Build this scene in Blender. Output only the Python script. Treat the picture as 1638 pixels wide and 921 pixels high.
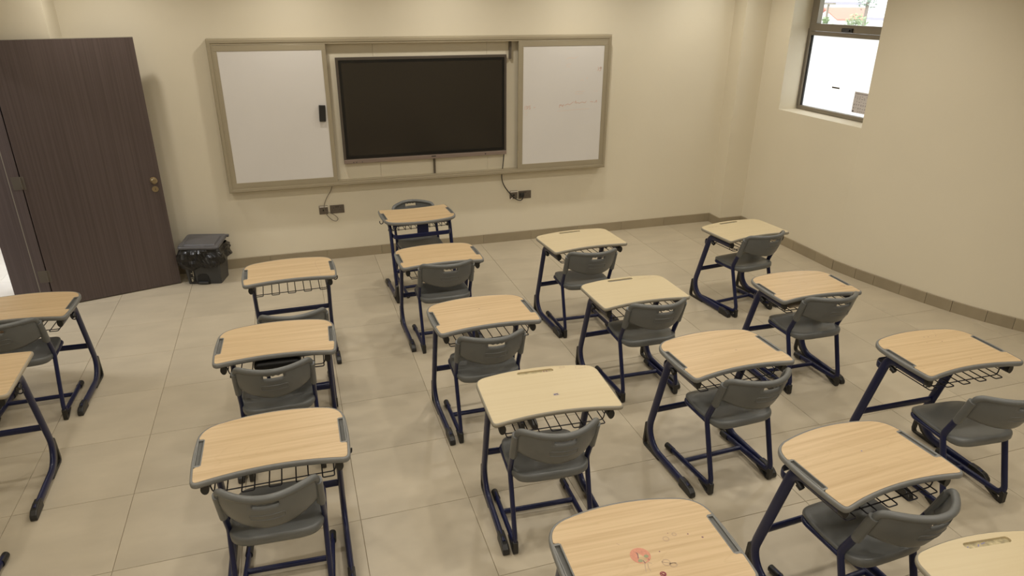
import bpy, bmesh, math, random
from mathutils import Vector, Matrix, noise
random.seed(7)
scene = bpy.context.scene
for o in list(bpy.data.objects):
    bpy.data.objects.remove(o, do_unlink=True)
COL = scene.collection

# ------------------------------------------------------------------ camera
cam_d = bpy.data.cameras.new('camera')
cam_d.sensor_fit = 'HORIZONTAL'; cam_d.sensor_width = 36.0
cam_d.lens = 1095.15 / 1638.0 * 36.0
cam_d.clip_start = 0.05; cam_d.clip_end = 300
cam = bpy.data.objects.new('camera', cam_d); COL.objects.link(cam)
_R = Vector((0.9522897, -0.3051455, 0.0055211)); _U = Vector((0.115019, 0.3755871, 0.9196222)); _F = Vector((0.2826922, 0.8751118, -0.3927652))
M = Matrix.Identity(4)
for i in range(3):
    M[i][0] = _R[i]; M[i][1] = _U[i]; M[i][2] = -_F[i]
M[0][3], M[1][3], M[2][3] = 1.0768, -5.3984, 2.6062
cam.matrix_world = M
scene.camera = cam

# ------------------------------------------------------------------ world, exposure
world = bpy.data.worlds.new('overcast_sky'); scene.world = world
world.use_nodes = True
_bg = world.node_tree.nodes['Background']
_bg.inputs[0].default_value = (0.93, 0.97, 1.0, 1); _bg.inputs[1].default_value = 4.0
vs = scene.view_settings
vs.view_transform = 'Standard'; vs.look = 'None'; vs.gamma = 1.0; vs.use_curve_mapping = False
vs.exposure = 0.0
LAMP_POWER = 8.25
LAMP_COLOR = (1.0, 0.94, 0.84)
LAMP_SPREAD = math.radians(156)
CEIL = 3.0

# ------------------------------------------------------------------ constants of the room
YW = 1.7386            # front wall plane
XL = -1.20             # left wall plane
XR = 6.30              # right wall plane (curves outwards nearer the camera)
XC, YC = 5.985, 1.515  # corner column
XCL, YCL = -0.695, 1.385   # column beside the door
TILE_X, TILE_Y = 0.6, 0.5964

# ------------------------------------------------------------------ materials
def nt(name):
    m = bpy.data.materials.new(name); m.use_nodes = True
    return m, m.node_tree.nodes, m.node_tree.links, m.node_tree.nodes['Principled BSDF']

def plain(name, col, rough=0.5, metal=0.0, noise=0.0, scale=8.0, bump=0.0, bscale=60.0, coat=0.0, spec=0.5):
    m, n, l, b = nt(name)
    b.inputs['Roughness'].default_value = rough; b.inputs['Metallic'].default_value = metal
    b.inputs['Specular IOR Level'].default_value = spec
    if coat: b.inputs['Coat Weight'].default_value = coat; b.inputs['Coat Roughness'].default_value = 0.15
    tc = n.new('ShaderNodeTexCoord')
    if noise > 0:
        t = n.new('ShaderNodeTexNoise'); t.inputs['Scale'].default_value = scale; t.inputs['Detail'].default_value = 4
        l.new(tc.outputs['Object'], t.inputs['Vector'])
        r = n.new('ShaderNodeValToRGB')
        r.color_ramp.elements[0].position = 0.3; r.color_ramp.elements[1].position = 0.7
        r.color_ramp.elements[0].color = tuple(c * (1 - noise) for c in col) + (1,)
        r.color_ramp.elements[1].color = tuple(min(1, c * (1 + noise)) for c in col) + (1,)
        l.new(t.outputs['Fac'], r.inputs['Fac']); l.new(r.outputs['Color'], b.inputs['Base Color'])
    else:
        b.inputs['Base Color'].default_value = tuple(col) + (1,)
    if bump > 0:
        t2 = n.new('ShaderNodeTexNoise'); t2.inputs['Scale'].default_value = bscale; t2.inputs['Detail'].default_value = 3
        l.new(tc.outputs['Object'], t2.inputs['Vector'])
        bp = n.new('ShaderNodeBump'); bp.inputs['Strength'].default_value = bump; bp.inputs['Distance'].default_value = 0.004
        l.new(t2.outputs['Fac'], bp.inputs['Height']); l.new(bp.outputs['Normal'], b.inputs['Normal'])
    return m

def wood(name, light, dark, sx=1.3, sy=58.0, rough=0.38, axis='X', rings=True):
    """grain stretched along one axis, per-object offset so no two tops are alike"""
    m, n, l, b = nt(name)
    b.inputs['Roughness'].default_value = rough
    tc = n.new('ShaderNodeTexCoord'); oi = n.new('ShaderNodeObjectInfo')
    add = n.new('ShaderNodeVectorMath'); add.operation = 'ADD'
    sc = n.new('ShaderNodeVectorMath'); sc.operation = 'SCALE'; sc.inputs[0].default_value = (7.3, 3.1, 5.7)
    l.new(oi.outputs['Random'], sc.inputs['Scale'])
    l.new(tc.outputs['Object'], add.inputs[0]); l.new(sc.outputs['Vector'], add.inputs[1])
    mp = n.new('ShaderNodeMapping')
    mp.inputs['Scale'].default_value = {'X': (sx, sy, sy), 'Z': (sy, sy, sx)}[axis]
    l.new(add.outputs['Vector'], mp.inputs['Vector'])
    t = n.new('ShaderNodeTexNoise'); t.inputs['Scale'].default_value = 1.0; t.inputs['Detail'].default_value = 6; t.inputs['Distortion'].default_value = 0.35
    l.new(mp.outputs['Vector'], t.inputs['Vector'])
    r = n.new('ShaderNodeValToRGB')
    r.color_ramp.elements[0].position = 0.22; r.color_ramp.elements[1].position = 0.60
    r.color_ramp.elements[0].color = tuple(dark) + (1,); r.color_ramp.elements[1].color = tuple(light) + (1,)
    l.new(t.outputs['Fac'], r.inputs['Fac'])
    out = r.outputs['Color']
    if rings:
        mp2 = n.new('ShaderNodeMapping'); mp2.inputs['Scale'].default_value = (0.8, 4.5, 1)
        l.new(add.outputs['Vector'], mp2.inputs['Vector'])
        t2 = n.new('ShaderNodeTexNoise'); t2.inputs['Scale'].default_value = 1.3; t2.inputs['Detail'].default_value = 1.0
        l.new(mp2.outputs['Vector'], t2.inputs['Vector'])
        mu = n.new('ShaderNodeMath'); mu.operation = 'MULTIPLY'; mu.inputs[1].default_value = 15.0
        l.new(t2.outputs['Fac'], mu.inputs[0])
        fr = n.new('ShaderNodeMath'); fr.operation = 'FRACT'; l.new(mu.outputs[0], fr.inputs[0])
        r2 = n.new('ShaderNodeValToRGB')
        r2.color_ramp.elements[0].position = 0.0; r2.color_ramp.elements[0].color = (0.80, 0.76, 0.70, 1)
        r2.color_ramp.elements[1].position = 0.16; r2.color_ramp.elements[1].color = (1, 1, 1, 1)
        l.new(fr.outputs[0], r2.inputs['Fac'])
        mx = n.new('ShaderNodeMix'); mx.data_type = 'RGBA'; mx.blend_type = 'MULTIPLY'; mx.inputs[0].default_value = 0.24
        l.new(out, mx.inputs[6]); l.new(r2.outputs['Color'], mx.inputs[7]); out = mx.outputs[2]
    l.new(out, b.inputs['Base Color'])
    return m

def tile_mat(name, col, rough, var=0.035):
    m, n, l, b = nt(name)
    b.inputs['Roughness'].default_value = rough
    tc = n.new('ShaderNodeTexCoord'); oi = n.new('ShaderNodeObjectInfo')
    add = n.new('ShaderNodeVectorMath'); add.operation = 'ADD'
    sc = n.new('ShaderNodeVectorMath'); sc.operation = 'SCALE'; sc.inputs[0].default_value = (13.0, 29.0, 3.0)
    l.new(oi.outputs['Random'], sc.inputs['Scale']); l.new(tc.outputs['Object'], add.inputs[0]); l.new(sc.outputs['Vector'], add.inputs[1])
    t = n.new('ShaderNodeTexNoise'); t.inputs['Scale'].default_value = 3.2; t.inputs['Detail'].default_value = 5; t.inputs['Roughness'].default_value = 0.55
    mpx = n.new('ShaderNodeMapping'); mpx.inputs['Scale'].default_value = (0.7, 1.5, 1); l.new(add.outputs['Vector'], mpx.inputs['Vector'])
    l.new(mpx.outputs['Vector'], t.inputs['Vector'])
    r = n.new('ShaderNodeValToRGB')
    r.color_ramp.elements[0].position = 0.3; r.color_ramp.elements[1].position = 0.72
    r.color_ramp.elements[0].color = tuple(c * 0.90 for c in col) + (1,); r.color_ramp.elements[1].color = tuple(c * 1.06 for c in col) + (1,)
    l.new(t.outputs['Fac'], r.inputs['Fac'])
    hs = n.new('ShaderNodeHueSaturation')
    mr = n.new('ShaderNodeMapRange'); mr.inputs['To Min'].default_value = 1 - var; mr.inputs['To Max'].default_value = 1 + var
    l.new(oi.outputs['Random'], mr.inputs['Value']); l.new(mr.outputs['Result'], hs.inputs['Value'])
    l.new(r.outputs['Color'], hs.inputs['Color']); l.new(hs.outputs['Color'], b.inputs['Base Color'])
    return m

def emit(name, col, s):
    m, n, l, b = nt(name)
    b.inputs['Base Color'].default_value = (0.9, 0.9, 0.9, 1)
    b.inputs['Emission Color'].default_value = tuple(col) + (1,); b.inputs['Emission Strength'].default_value = s
    return m

MAT = {}
MAT['wall'] = plain('wall_paint', (0.735, 0.672, 0.53), 0.62, noise=0.015, scale=1.5, bump=0.05, bscale=220)
MAT['ceiling'] = plain('ceiling_paint', (0.74, 0.72, 0.66), 0.8)
MAT['tile'] = tile_mat('floor_tile', (0.50, 0.435, 0.325), 0.36)
MAT['grout'] = plain('floor_grout', (0.24, 0.19, 0.125), 0.85)
MAT['skirt'] = tile_mat('skirting_tile', (0.33, 0.275, 0.185), 0.45, 0.06)
MAT['wood'] = wood('beech_laminate', (0.580, 0.428, 0.247), (0.455, 0.315, 0.165))
MAT['wood_pale'] = wood('pale_laminate', (0.565, 0.470, 0.293), (0.53, 0.432, 0.262), rings=False)
MAT['rim'] = plain('grey_rim_plastic', (0.178, 0.178, 0.168), 0.38, noise=0.05, scale=30)
MAT['rim_pale'] = plain('taupe_edge_band', (0.27, 0.245, 0.19), 0.42)
MAT['rim_plain'] = plain('beige_edge_band', (0.36, 0.31, 0.23), 0.45)
MAT['blue'] = plain('navy_powder_coat', (0.009, 0.0125, 0.054), 0.32, coat=0.12, spec=0.35)
MAT['black'] = plain('black_rubber', (0.016, 0.015, 0.014), 0.42)
MAT['wire'] = plain('dark_wire', (0.012, 0.012, 0.02), 0.35)
MAT['chair'] = plain('grey_chair_plastic', (0.124, 0.128, 0.124), 0.36, noise=0.03, scale=14, bump=0.06, bscale=420)
MAT['door'] = wood('dark_walnut_laminate', (0.097, 0.071, 0.065), (0.061, 0.044, 0.040), sx=0.7, sy=75.0, rough=0.42, axis='Z', rings=False)
MAT['steel'] = plain('brushed_brass_steel', (0.45, 0.36, 0.22), 0.3, metal=0.9)
MAT['hinge'] = plain('hinge_metal', (0.13, 0.11, 0.085), 0.5, metal=0.4)
MAT['alu'] = plain('champagne_aluminium', (0.37, 0.32, 0.225), 0.42, metal=0.2, noise=0.02, scale=4)
MAT['white'] = plain('whiteboard_enamel', (0.69, 0.665, 0.635), 0.24, noise=0.015, scale=2.2)
MAT['tv_bezel'] = plain('television_bezel', (0.085, 0.070, 0.056), 0.42, metal=0.2)
MAT['tv_bar'] = plain('television_lower_bar', (0.27, 0.21, 0.175), 0.4, metal=0.35)
MAT['tv_black'] = plain('television_black_border', (0.004, 0.004, 0.004), 0.3)
MAT['screen'] = plain('television_glass', (0.022, 0.018, 0.013), 0.22, spec=0.5)
MAT['socket'] = plain('socket_bronze', (0.150, 0.125, 0.100), 0.38, metal=0.3)
MAT['hole'] = plain('socket_holes', (0.01, 0.01, 0.01), 0.6)
MAT['paperwhite'] = plain('white_plastic', (0.75, 0.70, 0.62), 0.5)
MAT['cable_grey'] = plain('grey_cable', (0.20, 0.17, 0.13), 0.5)
MAT['bin'] = plain('charcoal_bin_plastic', (0.042, 0.043, 0.044), 0.42, noise=0.06, scale=20)
MAT['bin_lid'] = plain('grey_bin_lid_plastic', (0.092, 0.090, 0.096), 0.40, noise=0.05, scale=12)
MAT['bag'] = plain('black_bin_bag', (0.007, 0.006, 0.005), 0.30, bump=0.4, bscale=40)
MAT['winframe'] = plain('bronze_window_frame', (0.225, 0.195, 0.150), 0.42, metal=0.2)
MAT['red_ink'] = plain('faded_red_marker', (0.66, 0.40, 0.31), 0.5)
MAT['red_ink_light'] = plain('wiped_red_marker', (0.72, 0.60, 0.52), 0.5)
MAT['doodle_red'] = plain('red_crayon', (0.56, 0.25, 0.165), 0.6, noise=0.12, scale=160)
MAT['doodle_dark'] = plain('purple_ink', (0.20, 0.10, 0.12), 0.6)
MAT['doodle_crimson'] = plain('crimson_ink', (0.24, 0.02, 0.045), 0.5)
MAT['doodle_green'] = plain('green_crayon', (0.27, 0.28, 0.16), 0.6)
MAT['doodle_pencil'] = plain('pencil_smudge', (0.44, 0.32, 0.22), 0.6)
MAT['doodle_blue'] = plain('blue_ink', (0.22, 0.20, 0.36), 0.6)
MAT['paper'] = plain('printed_notice', (0.62, 0.58, 0.58), 0.7)
MAT['paper_ink'] = plain('notice_print', (0.16, 0.14, 0.15), 0.7)
MAT['case'] = plain('black_case', (0.012, 0.011, 0.010), 0.4)
MAT['sheet'] = plain('loose_paper', (0.55, 0.45, 0.33), 0.7)
MAT['card'] = plain('brown_card', (0.30, 0.20, 0.12), 0.7)
MAT['corr_floor'] = tile_mat('corridor_tile', (0.62, 0.58, 0.53), 0.35)
MAT['corr_wall'] = plain('corridor_paint', (0.75, 0.72, 0.68), 0.6)
MAT['lamp'] = emit('lamp_diffuser', LAMP_COLOR, 6.0)
MAT['lamp_trim'] = plain('lamp_trim', (0.8, 0.8, 0.78), 0.4)
MAT['facade'] = plain('white_render', (0.90, 0.90, 0.90), 0.8)
MAT['facade_band'] = plain('grey_balcony_band', (0.32, 0.30, 0.36), 0.7)
MAT['redroof'] = plain('terracotta_tile', (0.55, 0.20, 0.15), 0.7)
MAT['leaf'] = plain('pale_green_leaf', (0.27, 0.33, 0.19), 0.6, noise=0.3, scale=3)
MAT['leaf_dark'] = plain('grey_green_leaf', (0.22, 0.26, 0.21), 0.6, noise=0.3, scale=3)
MAT['trunk'] = plain('grey_bark', (0.22, 0.18, 0.15), 0.8)
MAT['ground'] = plain('outside_ground', (0.55, 0.55, 0.53), 0.9)
MAT['groove_dirty'] = plain('dirty_groove', (0.40, 0.34, 0.20), 0.6, noise=0.35, scale=60)
MAT['sticker'] = plain('label_black', (0.008, 0.008, 0.008), 0.4)
MAT['sticker_text'] = plain('label_cream', (0.45, 0.40, 0.30), 0.5)

def frosted(name):
    m, n, l, b = nt(name)
    n.remove(b)
    tr = n.new('ShaderNodeBsdfTranslucent'); tr.inputs['Color'].default_value = (0.93, 0.93, 0.93, 1)
    df = n.new('ShaderNodeBsdfDiffuse'); df.inputs['Color'].default_value = (0.85, 0.85, 0.85, 1)
    mx = n.new('ShaderNodeMixShader'); mx.inputs[0].default_value = 0.2
    l.new(tr.outputs[0], mx.inputs[1]); l.new(df.outputs[0], mx.inputs[2]); l.new(mx.outputs[0], n['Material Output'].inputs['Surface'])
    return m
def clearglass(name):
    m, n, l, b = nt(name)
    n.remove(b)
    tr = n.new('ShaderNodeBsdfTransparent'); tr.inputs['Color'].default_value = (0.96, 0.97, 0.96, 1)
    gl = n.new('ShaderNodeBsdfGlossy'); gl.inputs['Roughness'].default_value = 0.02
    mx = n.new('ShaderNodeMixShader'); mx.inputs[0].default_value = 0.05
    l.new(tr.outputs[0], mx.inputs[1]); l.new(gl.outputs[0], mx.inputs[2]); l.new(mx.outputs[0], n['Material Output'].inputs['Surface'])
    return m
MAT['frosted'] = frosted('frosted_film_glass'); MAT['glass'] = clearglass('clear_glass')

# ------------------------------------------------------------------ geometry helpers
class MB:
    def __init__(s): s.v = []; s.f = []; s.sm = []
    def add(s, v, f, smooth=False):
        b = len(s.v); s.v += [tuple(p) for p in v]
        for q in f: s.f.append(tuple(b + i for i in q)); s.sm.append(smooth)
        return s
    def box(s, x0, x1, y0, y1, z0, z1):
        x0, x1 = min(x0, x1), max(x0, x1); y0, y1 = min(y0, y1), max(y0, y1); z0, z1 = min(z0, z1), max(z0, z1)
        v = [(x0,y0,z0),(x1,y0,z0),(x1,y1,z0),(x0,y1,z0),(x0,y0,z1),(x1,y0,z1),(x1,y1,z1),(x0,y1,z1)]
        return s.add(v, [(0,3,2,1),(4,5,6,7),(0,1,5,4),(1,2,6,5),(2,3,7,6),(3,0,4,7)])
    def sweep(s, path, a, b=None, n=10, ref=None, caps=True, smooth=True):
        """oval tube: half-size a along ref (projected), b across it"""
        b = a if b is None else b
        P = [Vector(p) for p in path]; N = len(P); T = []
        for i in range(N):
            t = (P[min(i+1, N-1)] - P[max(i-1, 0)]); T.append(t.normalized())
        if ref is None:
            r = Vector((0, 0, 1)) if abs(T[0].z) < 0.9 else Vector((1, 0, 0))
            n1 = (r - T[0] * r.dot(T[0])).normalized()
        vs = []
        for i in range(N):
            if ref is not None:
                r = Vector(ref); n1 = (r - T[i] * r.dot(T[i])).normalized()
            else:
                n1 = (n1 - T[i] * n1.dot(T[i])).normalized()
            n2 = T[i].cross(n1)
            for k in range(n):
                an = 2 * math.pi * k / n
                vs.append(P[i] + n1 * (a * math.cos(an)) + n2 * (b * math.sin(an)))
        fs = []
        for i in range(N - 1):
            for k in range(n):
                k2 = (k + 1) % n
                fs.append((i*n+k, i*n+k2, (i+1)*n+k2, (i+1)*n+k))
        s.add(vs, fs, smooth)
        if caps:
            s.add(vs[:n], [tuple(range(n-1, -1, -1))]); s.add(vs[-n:], [tuple(range(n))])
        return s
    def prism(s, pts, lo, hi, axis='X'):
        """polygon given in the two other axes, extruded along axis"""
        n = len(pts)
        mk = {'X': lambda p, t: (t, p[0], p[1]), 'Y': lambda p, t: (p[0], t, p[1]), 'Z': lambda p, t: (p[0], p[1], t)}[axis]
        v = [mk(p, lo) for p in pts] + [mk(p, hi) for p in pts]
        f = [tuple(range(n-1, -1, -1)), tuple(range(n, 2*n))] + [(i, (i+1) % n, n+(i+1) % n, n+i) for i in range(n)]
        return s.add(v, f)
    def cyl(s, p0, p1, r0, r1=None, n=16, smooth=True):
        r1 = r0 if r1 is None else r1
        a, b = Vector(p0), Vector(p1); t = (b - a).normalized()
        r = Vector((0,0,1)) if abs(t.z) < .9 else Vector((1,0,0))
        u = (r - t * r.dot(t)).normalized(); w = t.cross(u)
        v = []
        for c, rr in ((a, r0), (b, r1)):
            v += [c + u*rr*math.cos(2*math.pi*k/n) + w*rr*math.sin(2*math.pi*k/n) for k in range(n)]
        s.add(v, [(k, (k+1) % n, n+(k+1) % n, n+k) for k in range(n)], smooth)
        s.add(v[:n], [tuple(range(n-1,-1,-1))]); s.add(v[n:], [tuple(range(n))])
        return s
    def mesh(s, name, mat):
        me = bpy.data.meshes.new(name); me.from_pydata(s.v, [], s.f)
        me.polygons.foreach_set('use_smooth', s.sm)
        me.materials.append(MAT[mat] if isinstance(mat, str) else mat)
        bm = bmesh.new(); bm.from_mesh(me); bmesh.ops.recalc_face_normals(bm, faces=bm.faces); bm.to_mesh(me); bm.free()
        me.update(); return me
    def build(s, name, mat, parent=None, bevel=0.0, seg=2):
        o = bpy.data.objects.new(name, s.mesh(name, mat)); COL.objects.link(o)
        if parent is not None: o.parent = parent
        if bevel > 0:
            md = o.modifiers.new('bevel', 'BEVEL'); md.width = bevel; md.segments = seg; md.limit_method = 'ANGLE'; md.angle_limit = math.radians(40)
        return o

def fillet(pts, rad, n=7):
    """round the inner corners of a polyline"""
    P = [Vector(p) for p in pts]; out = [P[0]]
    for i in range(1, len(P) - 1):
        r = rad[i-1] if isinstance(rad, (list, tuple)) else rad
        a, b, c = P[i-1], P[i], P[i+1]
        d1 = (a - b).normalized(); d2 = (c - b).normalized()
        ang = d1.angle(d2); t = min(r / math.tan(ang / 2), (a-b).length * .49, (c-b).length * .49)
        r = t * math.tan(ang / 2)
        bis = (d1 + d2).normalized(); cen = b + bis * (r / math.sin(ang / 2))
        s0 = b + d1 * t - cen; s1 = b + d2 * t - cen; tot = s0.angle(s1); axis = s0.cross(s1).normalized()
        for k in range(n + 1):
            out.append(cen + Matrix.Rotation(tot * k / n, 3, axis) @ s0)
    out.append(P[-1]); return out

def empty(name, loc=(0,0,0), rz=0.0):
    o = bpy.data.objects.new(name, None); o.empty_display_size = 0.1
    COL.objects.link(o); o.location = loc; o.rotation_euler = (0, 0, rz); return o
def tag(o, label, cat, group=None):
    o['label'] = label; o['category'] = cat
    if group: o['group'] = group
    return o
def structure(o, label=None):
    o['kind'] = 'structure'
    if label: o['label'] = label
    return o
def copy_tree(o, parent=None):
    c = o.copy(); COL.objects.link(c); c.parent = parent
    for ch in [x for x in o.children]: copy_tree(ch, c)
    return c

# ================================================================== THE ROOM
# right wall plan curve (floor line), skirting at its foot
def catmull(P, n=6):
    out = []
    for i in range(len(P) - 1):
        p0 = Vector(P[max(i-1, 0)]); p1 = Vector(P[i]); p2 = Vector(P[i+1]); p3 = Vector(P[min(i+2, len(P)-1)])
        for k in range(n):
            t = k / n
            out.append(0.5 * ((2*p1) + (p2-p0)*t + (2*p0-5*p1+4*p2-p3)*t*t + (-p0+3*p1-3*p2+p3)*t**3))
    out.append(Vector(P[-1])); return out
RW = catmull([(XR, -0.10), (6.334, -0.33), (6.395, -0.60), (6.505, -1.02), (6.632, -1.39), (6.80, -1.72), (7.02, -2.05), (7.30, -2.40)])
RW += [Vector((8.2, -3.5)), Vector((8.6, -7.6))]

# floor slab (grout colour) + tiles
fl = MB().box(XL, 8.9, -7.6, YW + 0.2, -0.25, -0.003).build('floor', 'grout'); structure(fl, 'beige porcelain tiled classroom floor')
tile_cache = {}
def add_tile(x0, x1, y0, y1):
    w, d = x1 - x0, y1 - y0
    key = (round(w, 3), round(d, 3)); g = 0.0013
    if key not in tile_cache:
        mb = MB(); a, b = w/2 - g, d/2 - g; e = 0.001
        v = [(-a,-b,-.004),(a,-b,-.004),(a,b,-.004),(-a,b,-.004),(-a,-b,-e),(a,-b,-e),(a,b,-e),(-a,b,-e),(-a+e,-b+e,0),(a-e,-b+e,0),(a-e,b-e,0),(-a+e,b-e,0)]
        mb.add(v, [(8,9,10,11),(4,5,9,8),(5,6,10,9),(6,7,11,10),(7,4,8,11),(0,1,5,4),(1,2,6,5),(2,3,7,6),(3,0,4,7)])
        tile_cache[key] = mb.mesh('tile', 'tile')
    o = bpy.data.objects.new('tile', tile_cache[key]); COL.objects.link(o); o.parent = fl
    o.location = ((x0+x1)/2, (y0+y1)/2, 0)
def rw_x(y):
    for p, q in zip(RW[:-1], RW[1:]):
        if q.y <= y <= p.y: return p.x + (q.x - p.x) * (p.y - y) / max(1e-6, p.y - q.y)
    return XR
for r in range(-3, 9):
    y1 = -TILE_Y * r; y0 = y1 - TILE_Y
    if y0 >= YW: continue
    for c in range(-2, 14):
        x0, x1 = TILE_X * c, TILE_X * (c + 1)
        a0, a1, b1 = max(x0, XL), x1, min(y1, YW)
        lim = max(XR, rw_x(y0), rw_x(y1))
        if a0 >= lim: continue
        a1 = min(a1, lim)
        if a1 - a0 < 0.02 or b1 - y0 < 0.02: continue
        add_tile(a0, a1, y0, b1)

# ceiling
structure(MB().box(XL - .3, 9.0, -7.8, YW + .3, CEIL, CEIL + .2).build('ceiling', 'ceiling'), 'plain painted ceiling')
# front wall, columns
structure(MB().box(XCL - .02, XC + .5, YW, YW + .2, 0, CEIL).build('wall_front', 'wall'), 'cream painted front wall')
structure(MB().box(XC, XR + .3, YC, YW + .2, 0, CEIL).build('wall_corner_column', 'wall'), 'cream corner column beside the window')
structure(MB().box(XL - .2, XCL, YCL, YW + .2, 0, CEIL).build('wall_door_column', 'wall'), 'cream wall offset behind the open door')
# back wall
structure(MB().box(XL - .3, 9.0, -7.8, -7.6, 0, CEIL).build('wall_back', 'wall'))
# left wall with doorway
DY0, DY1, DH = 0.08, 1.20, 2.30
wl = MB()
wl.box(XL - .2, XL, -7.6, DY0 - .02, 0, CEIL); wl.box(XL - .2, XL, DY0 - .02, DY1 + .02, DH, CEIL); wl.box(XL - .2, XL, DY1 + .02, YCL, 0, CEIL)
structure(wl.build('wall_left', 'wall'), 'cream left wall with the doorway')
# right wall: straight part with window opening, then the curve
WY0, WY1, WZ0, WZ1 = -0.10, 1.13, 1.455, 2.86
RD = 0.30
wr = MB()
wr.box(XR, XR + RD, WY1, YC + .1, 0, CEIL)
wr.box(XR, XR + RD, WY0, WY1, 0, WZ0)
wr.box(XR, XR + RD, WY0, WY1, WZ1, CEIL)
pts = [Vector((XR, WY0))] + [p for p in RW[1:]]
for z0, z1 in ((0, CEIL),):
    n = len(pts)
    inner = [(p.x, p.y) for p in pts]
    outer = [(p.x + RD + (0 if i == 0 else 0.02), p.y + (0 if i == 0 else 0.06)) for i, p in enumerate(pts)]
    v = [(x, y, z0) for x, y in inner] + [(x, y, z1) for x, y in inner] + [(x, y, z0) for x, y in outer] + [(x, y, z1) for x, y in outer]
    f = []
    for i in range(n - 1):
        f += [(i, i+1, n+i+1, n+i), (2*n+i, 3*n+i, 3*n+i+1, 2*n+i+1), (n+i, n+i+1, 3*n+i+1, 3*n+i), (i, 2*n+i, 2*n+i+1, i+1)]
    f += [(0, n, 3*n, 2*n)]
    wr.add(v, f)
structure(wr.build('wall_right', 'wall'), 'cream right wall curving outward, with the window')

# skirting tiles
SH, ST = 0.107, 0.010
def skirt_piece(parent, p, q, h=SH, ST=ST):
    """one skirting tile from p to q, standing proud to the left of the direction p->q"""
    p, q = Vector(p), Vector(q); d = (q - p).normalized(); n = Vector((-d.y, d.x)); L = (q - p).length
    g = 0.0012; mb = MB()
    a, b = p + d*g, q - d*g
    c, e = b + n*ST, a + n*ST; e2, c2 = e - n*.003, c - n*.003
    v = [(a.x,a.y,0),(b.x,b.y,0),(c.x,c.y,0),(e.x,e.y,0),(a.x,a.y,h),(b.x,b.y,h),(c2.x,c2.y,h),(e2.x,e2.y,h),(c.x,c.y,h-.003),(e.x,e.y,h-.003)]
    mb.add(v, [(0,1,2,3),(4,7,6,5),(3,2,8,9),(9,8,6,7),(1,5,6,8,2),(0,3,9,7,4),(0,4,5,1)])
    mb.build('tile', 'skirt', parent)
bf = structure(empty('baseboard_front'), 'taupe tiled skirting along the front wall')
xs = [XCL] + [x for x in (-0.42, 0.155, 0.73, 1.31, 1.885, 2.46, 3.035, 3.61, 4.19, 4.765, 5.34, 5.91)] + [XC]
for a, b in zip(xs[1:], xs[:-1]): skirt_piece(bf, (a, YW), (b, YW))
bc = structure(empty('baseboard_corner'), 'taupe tiled skirting around the corner column')
skirt_piece(bc, (XC, YC - ST), (XC, YW - ST)); skirt_piece(bc, (XR - ST, YC), (XC, YC))
bl = structure(empty('baseboard_left'), 'taupe tiled skirting on the door column')
skirt_piece(bl, (XCL, YW - ST), (XCL, YCL - ST))
br_ = structure(empty('baseboard_right'), 'taupe tiled skirting along the curved right wall')
y = YC
chain = [Vector((XR, YC))]
for yy in (1.0, 0.52, 0.16, -0.10): chain.append(Vector((XR, yy)))
acc = 0.0; last = chain[-1]; want = 0.24; k = 0
dense = []
for p, q in zip(RW[:-1], RW[1:]):
    for i in range(10): dense.append(p + (q - p) * i / 10)
for p in dense:
    if p.y < -0.12 and (p - last).length >= (0.27, 0.20, 0.26, 0.24, 0.22)[k % 5]:
        chain.append(p.copy()); last = p; k += 1
    if p.y < -4.0: break
for a, b in zip(chain[1:], chain[:-1]): skirt_piece(br_, (a.x, a.y), (b.x, b.y), SH, ST + .005)

# ---- door: leaf swung open into the room, jamb lining, corridor beyond
HX, HY = -1.105, 1.186
ang = math.atan2(1.470 - HY, -0.103 - HX); LW = math.hypot(1.470 - HY, -0.103 - HX)
door = structure(empty('door_1', (HX, HY, 0), ang), 'dark wood-grain door standing open against the front wall')
MB().box(0, LW, 0.0, 0.042, 0.008, 2.262).build('leaf', 'door', door, 0.0015)
MB().box(0.0, LW, -0.0006, 0.0426, 2.2625, 2.266).build('edge_strip', 'rim_pale', door)
kn = MB(); kx = LW - 0.062
kn.cyl((kx, 0, 1.035), (kx, -0.008, 1.035), 0.029, n=24); kn.cyl((kx, -0.008, 1.035), (kx, -0.035, 1.035), 0.011, n=16)
kn.cyl((kx, -0.03, 1.035), (kx, -0.042, 1.035), 0.020, 0.028, n=24); kn.cyl((kx, -0.042, 1.035), (kx, -0.056, 1.035), 0.028, 0.020, n=24)
kn.build('knob', 'steel', door)
lk = MB(); lk.cyl((kx, 0, 0.953), (kx, -0.008, 0.953), 0.027, n=24); lk.cyl((kx, -0.008, 0.953), (kx, -0.012, 0.953), 0.011, n=16)
esc = lk.build('lock_escutcheon', 'steel', door)
MB().box(kx - .0015, kx + .0015, -0.0135, -0.012, 0.945, 0.961).build('keyhole', 'hole', esc)
trim = structure(empty('trim_1'), 'dark wood door lining with pale edge')
MB().box(XL - .20, XL - .005, DY1, DY1 + .04, 0, DH).build('jamb', 'door', trim)
MB().box(XL - .005, XL + .004, DY1 - .003, DY1 + .02, 0, DH).build('edge_strip', 'rim_pale', trim)
MB().box(XL + .004, HX - .010, DY1 - .010, DY1 + .035, 0, DH).build('rebate', 'door', trim)
MB().box(HX - .010, HX + .012, DY1 + .020, DY1 + .034, 0, DH).build('gap_shade_strip', 'black', trim)  # black strip behind the leaf gap, stands in for the shade there
MB().box(XL - .20, XL + .01, DY0 - .03, DY0, 0, DH).build('jamb', 'door', trim)
MB().box(XL - .20, XL + .01, DY0 - .03, DY1 + .04, DH - .04, DH).build('head', 'door', trim)
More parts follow.
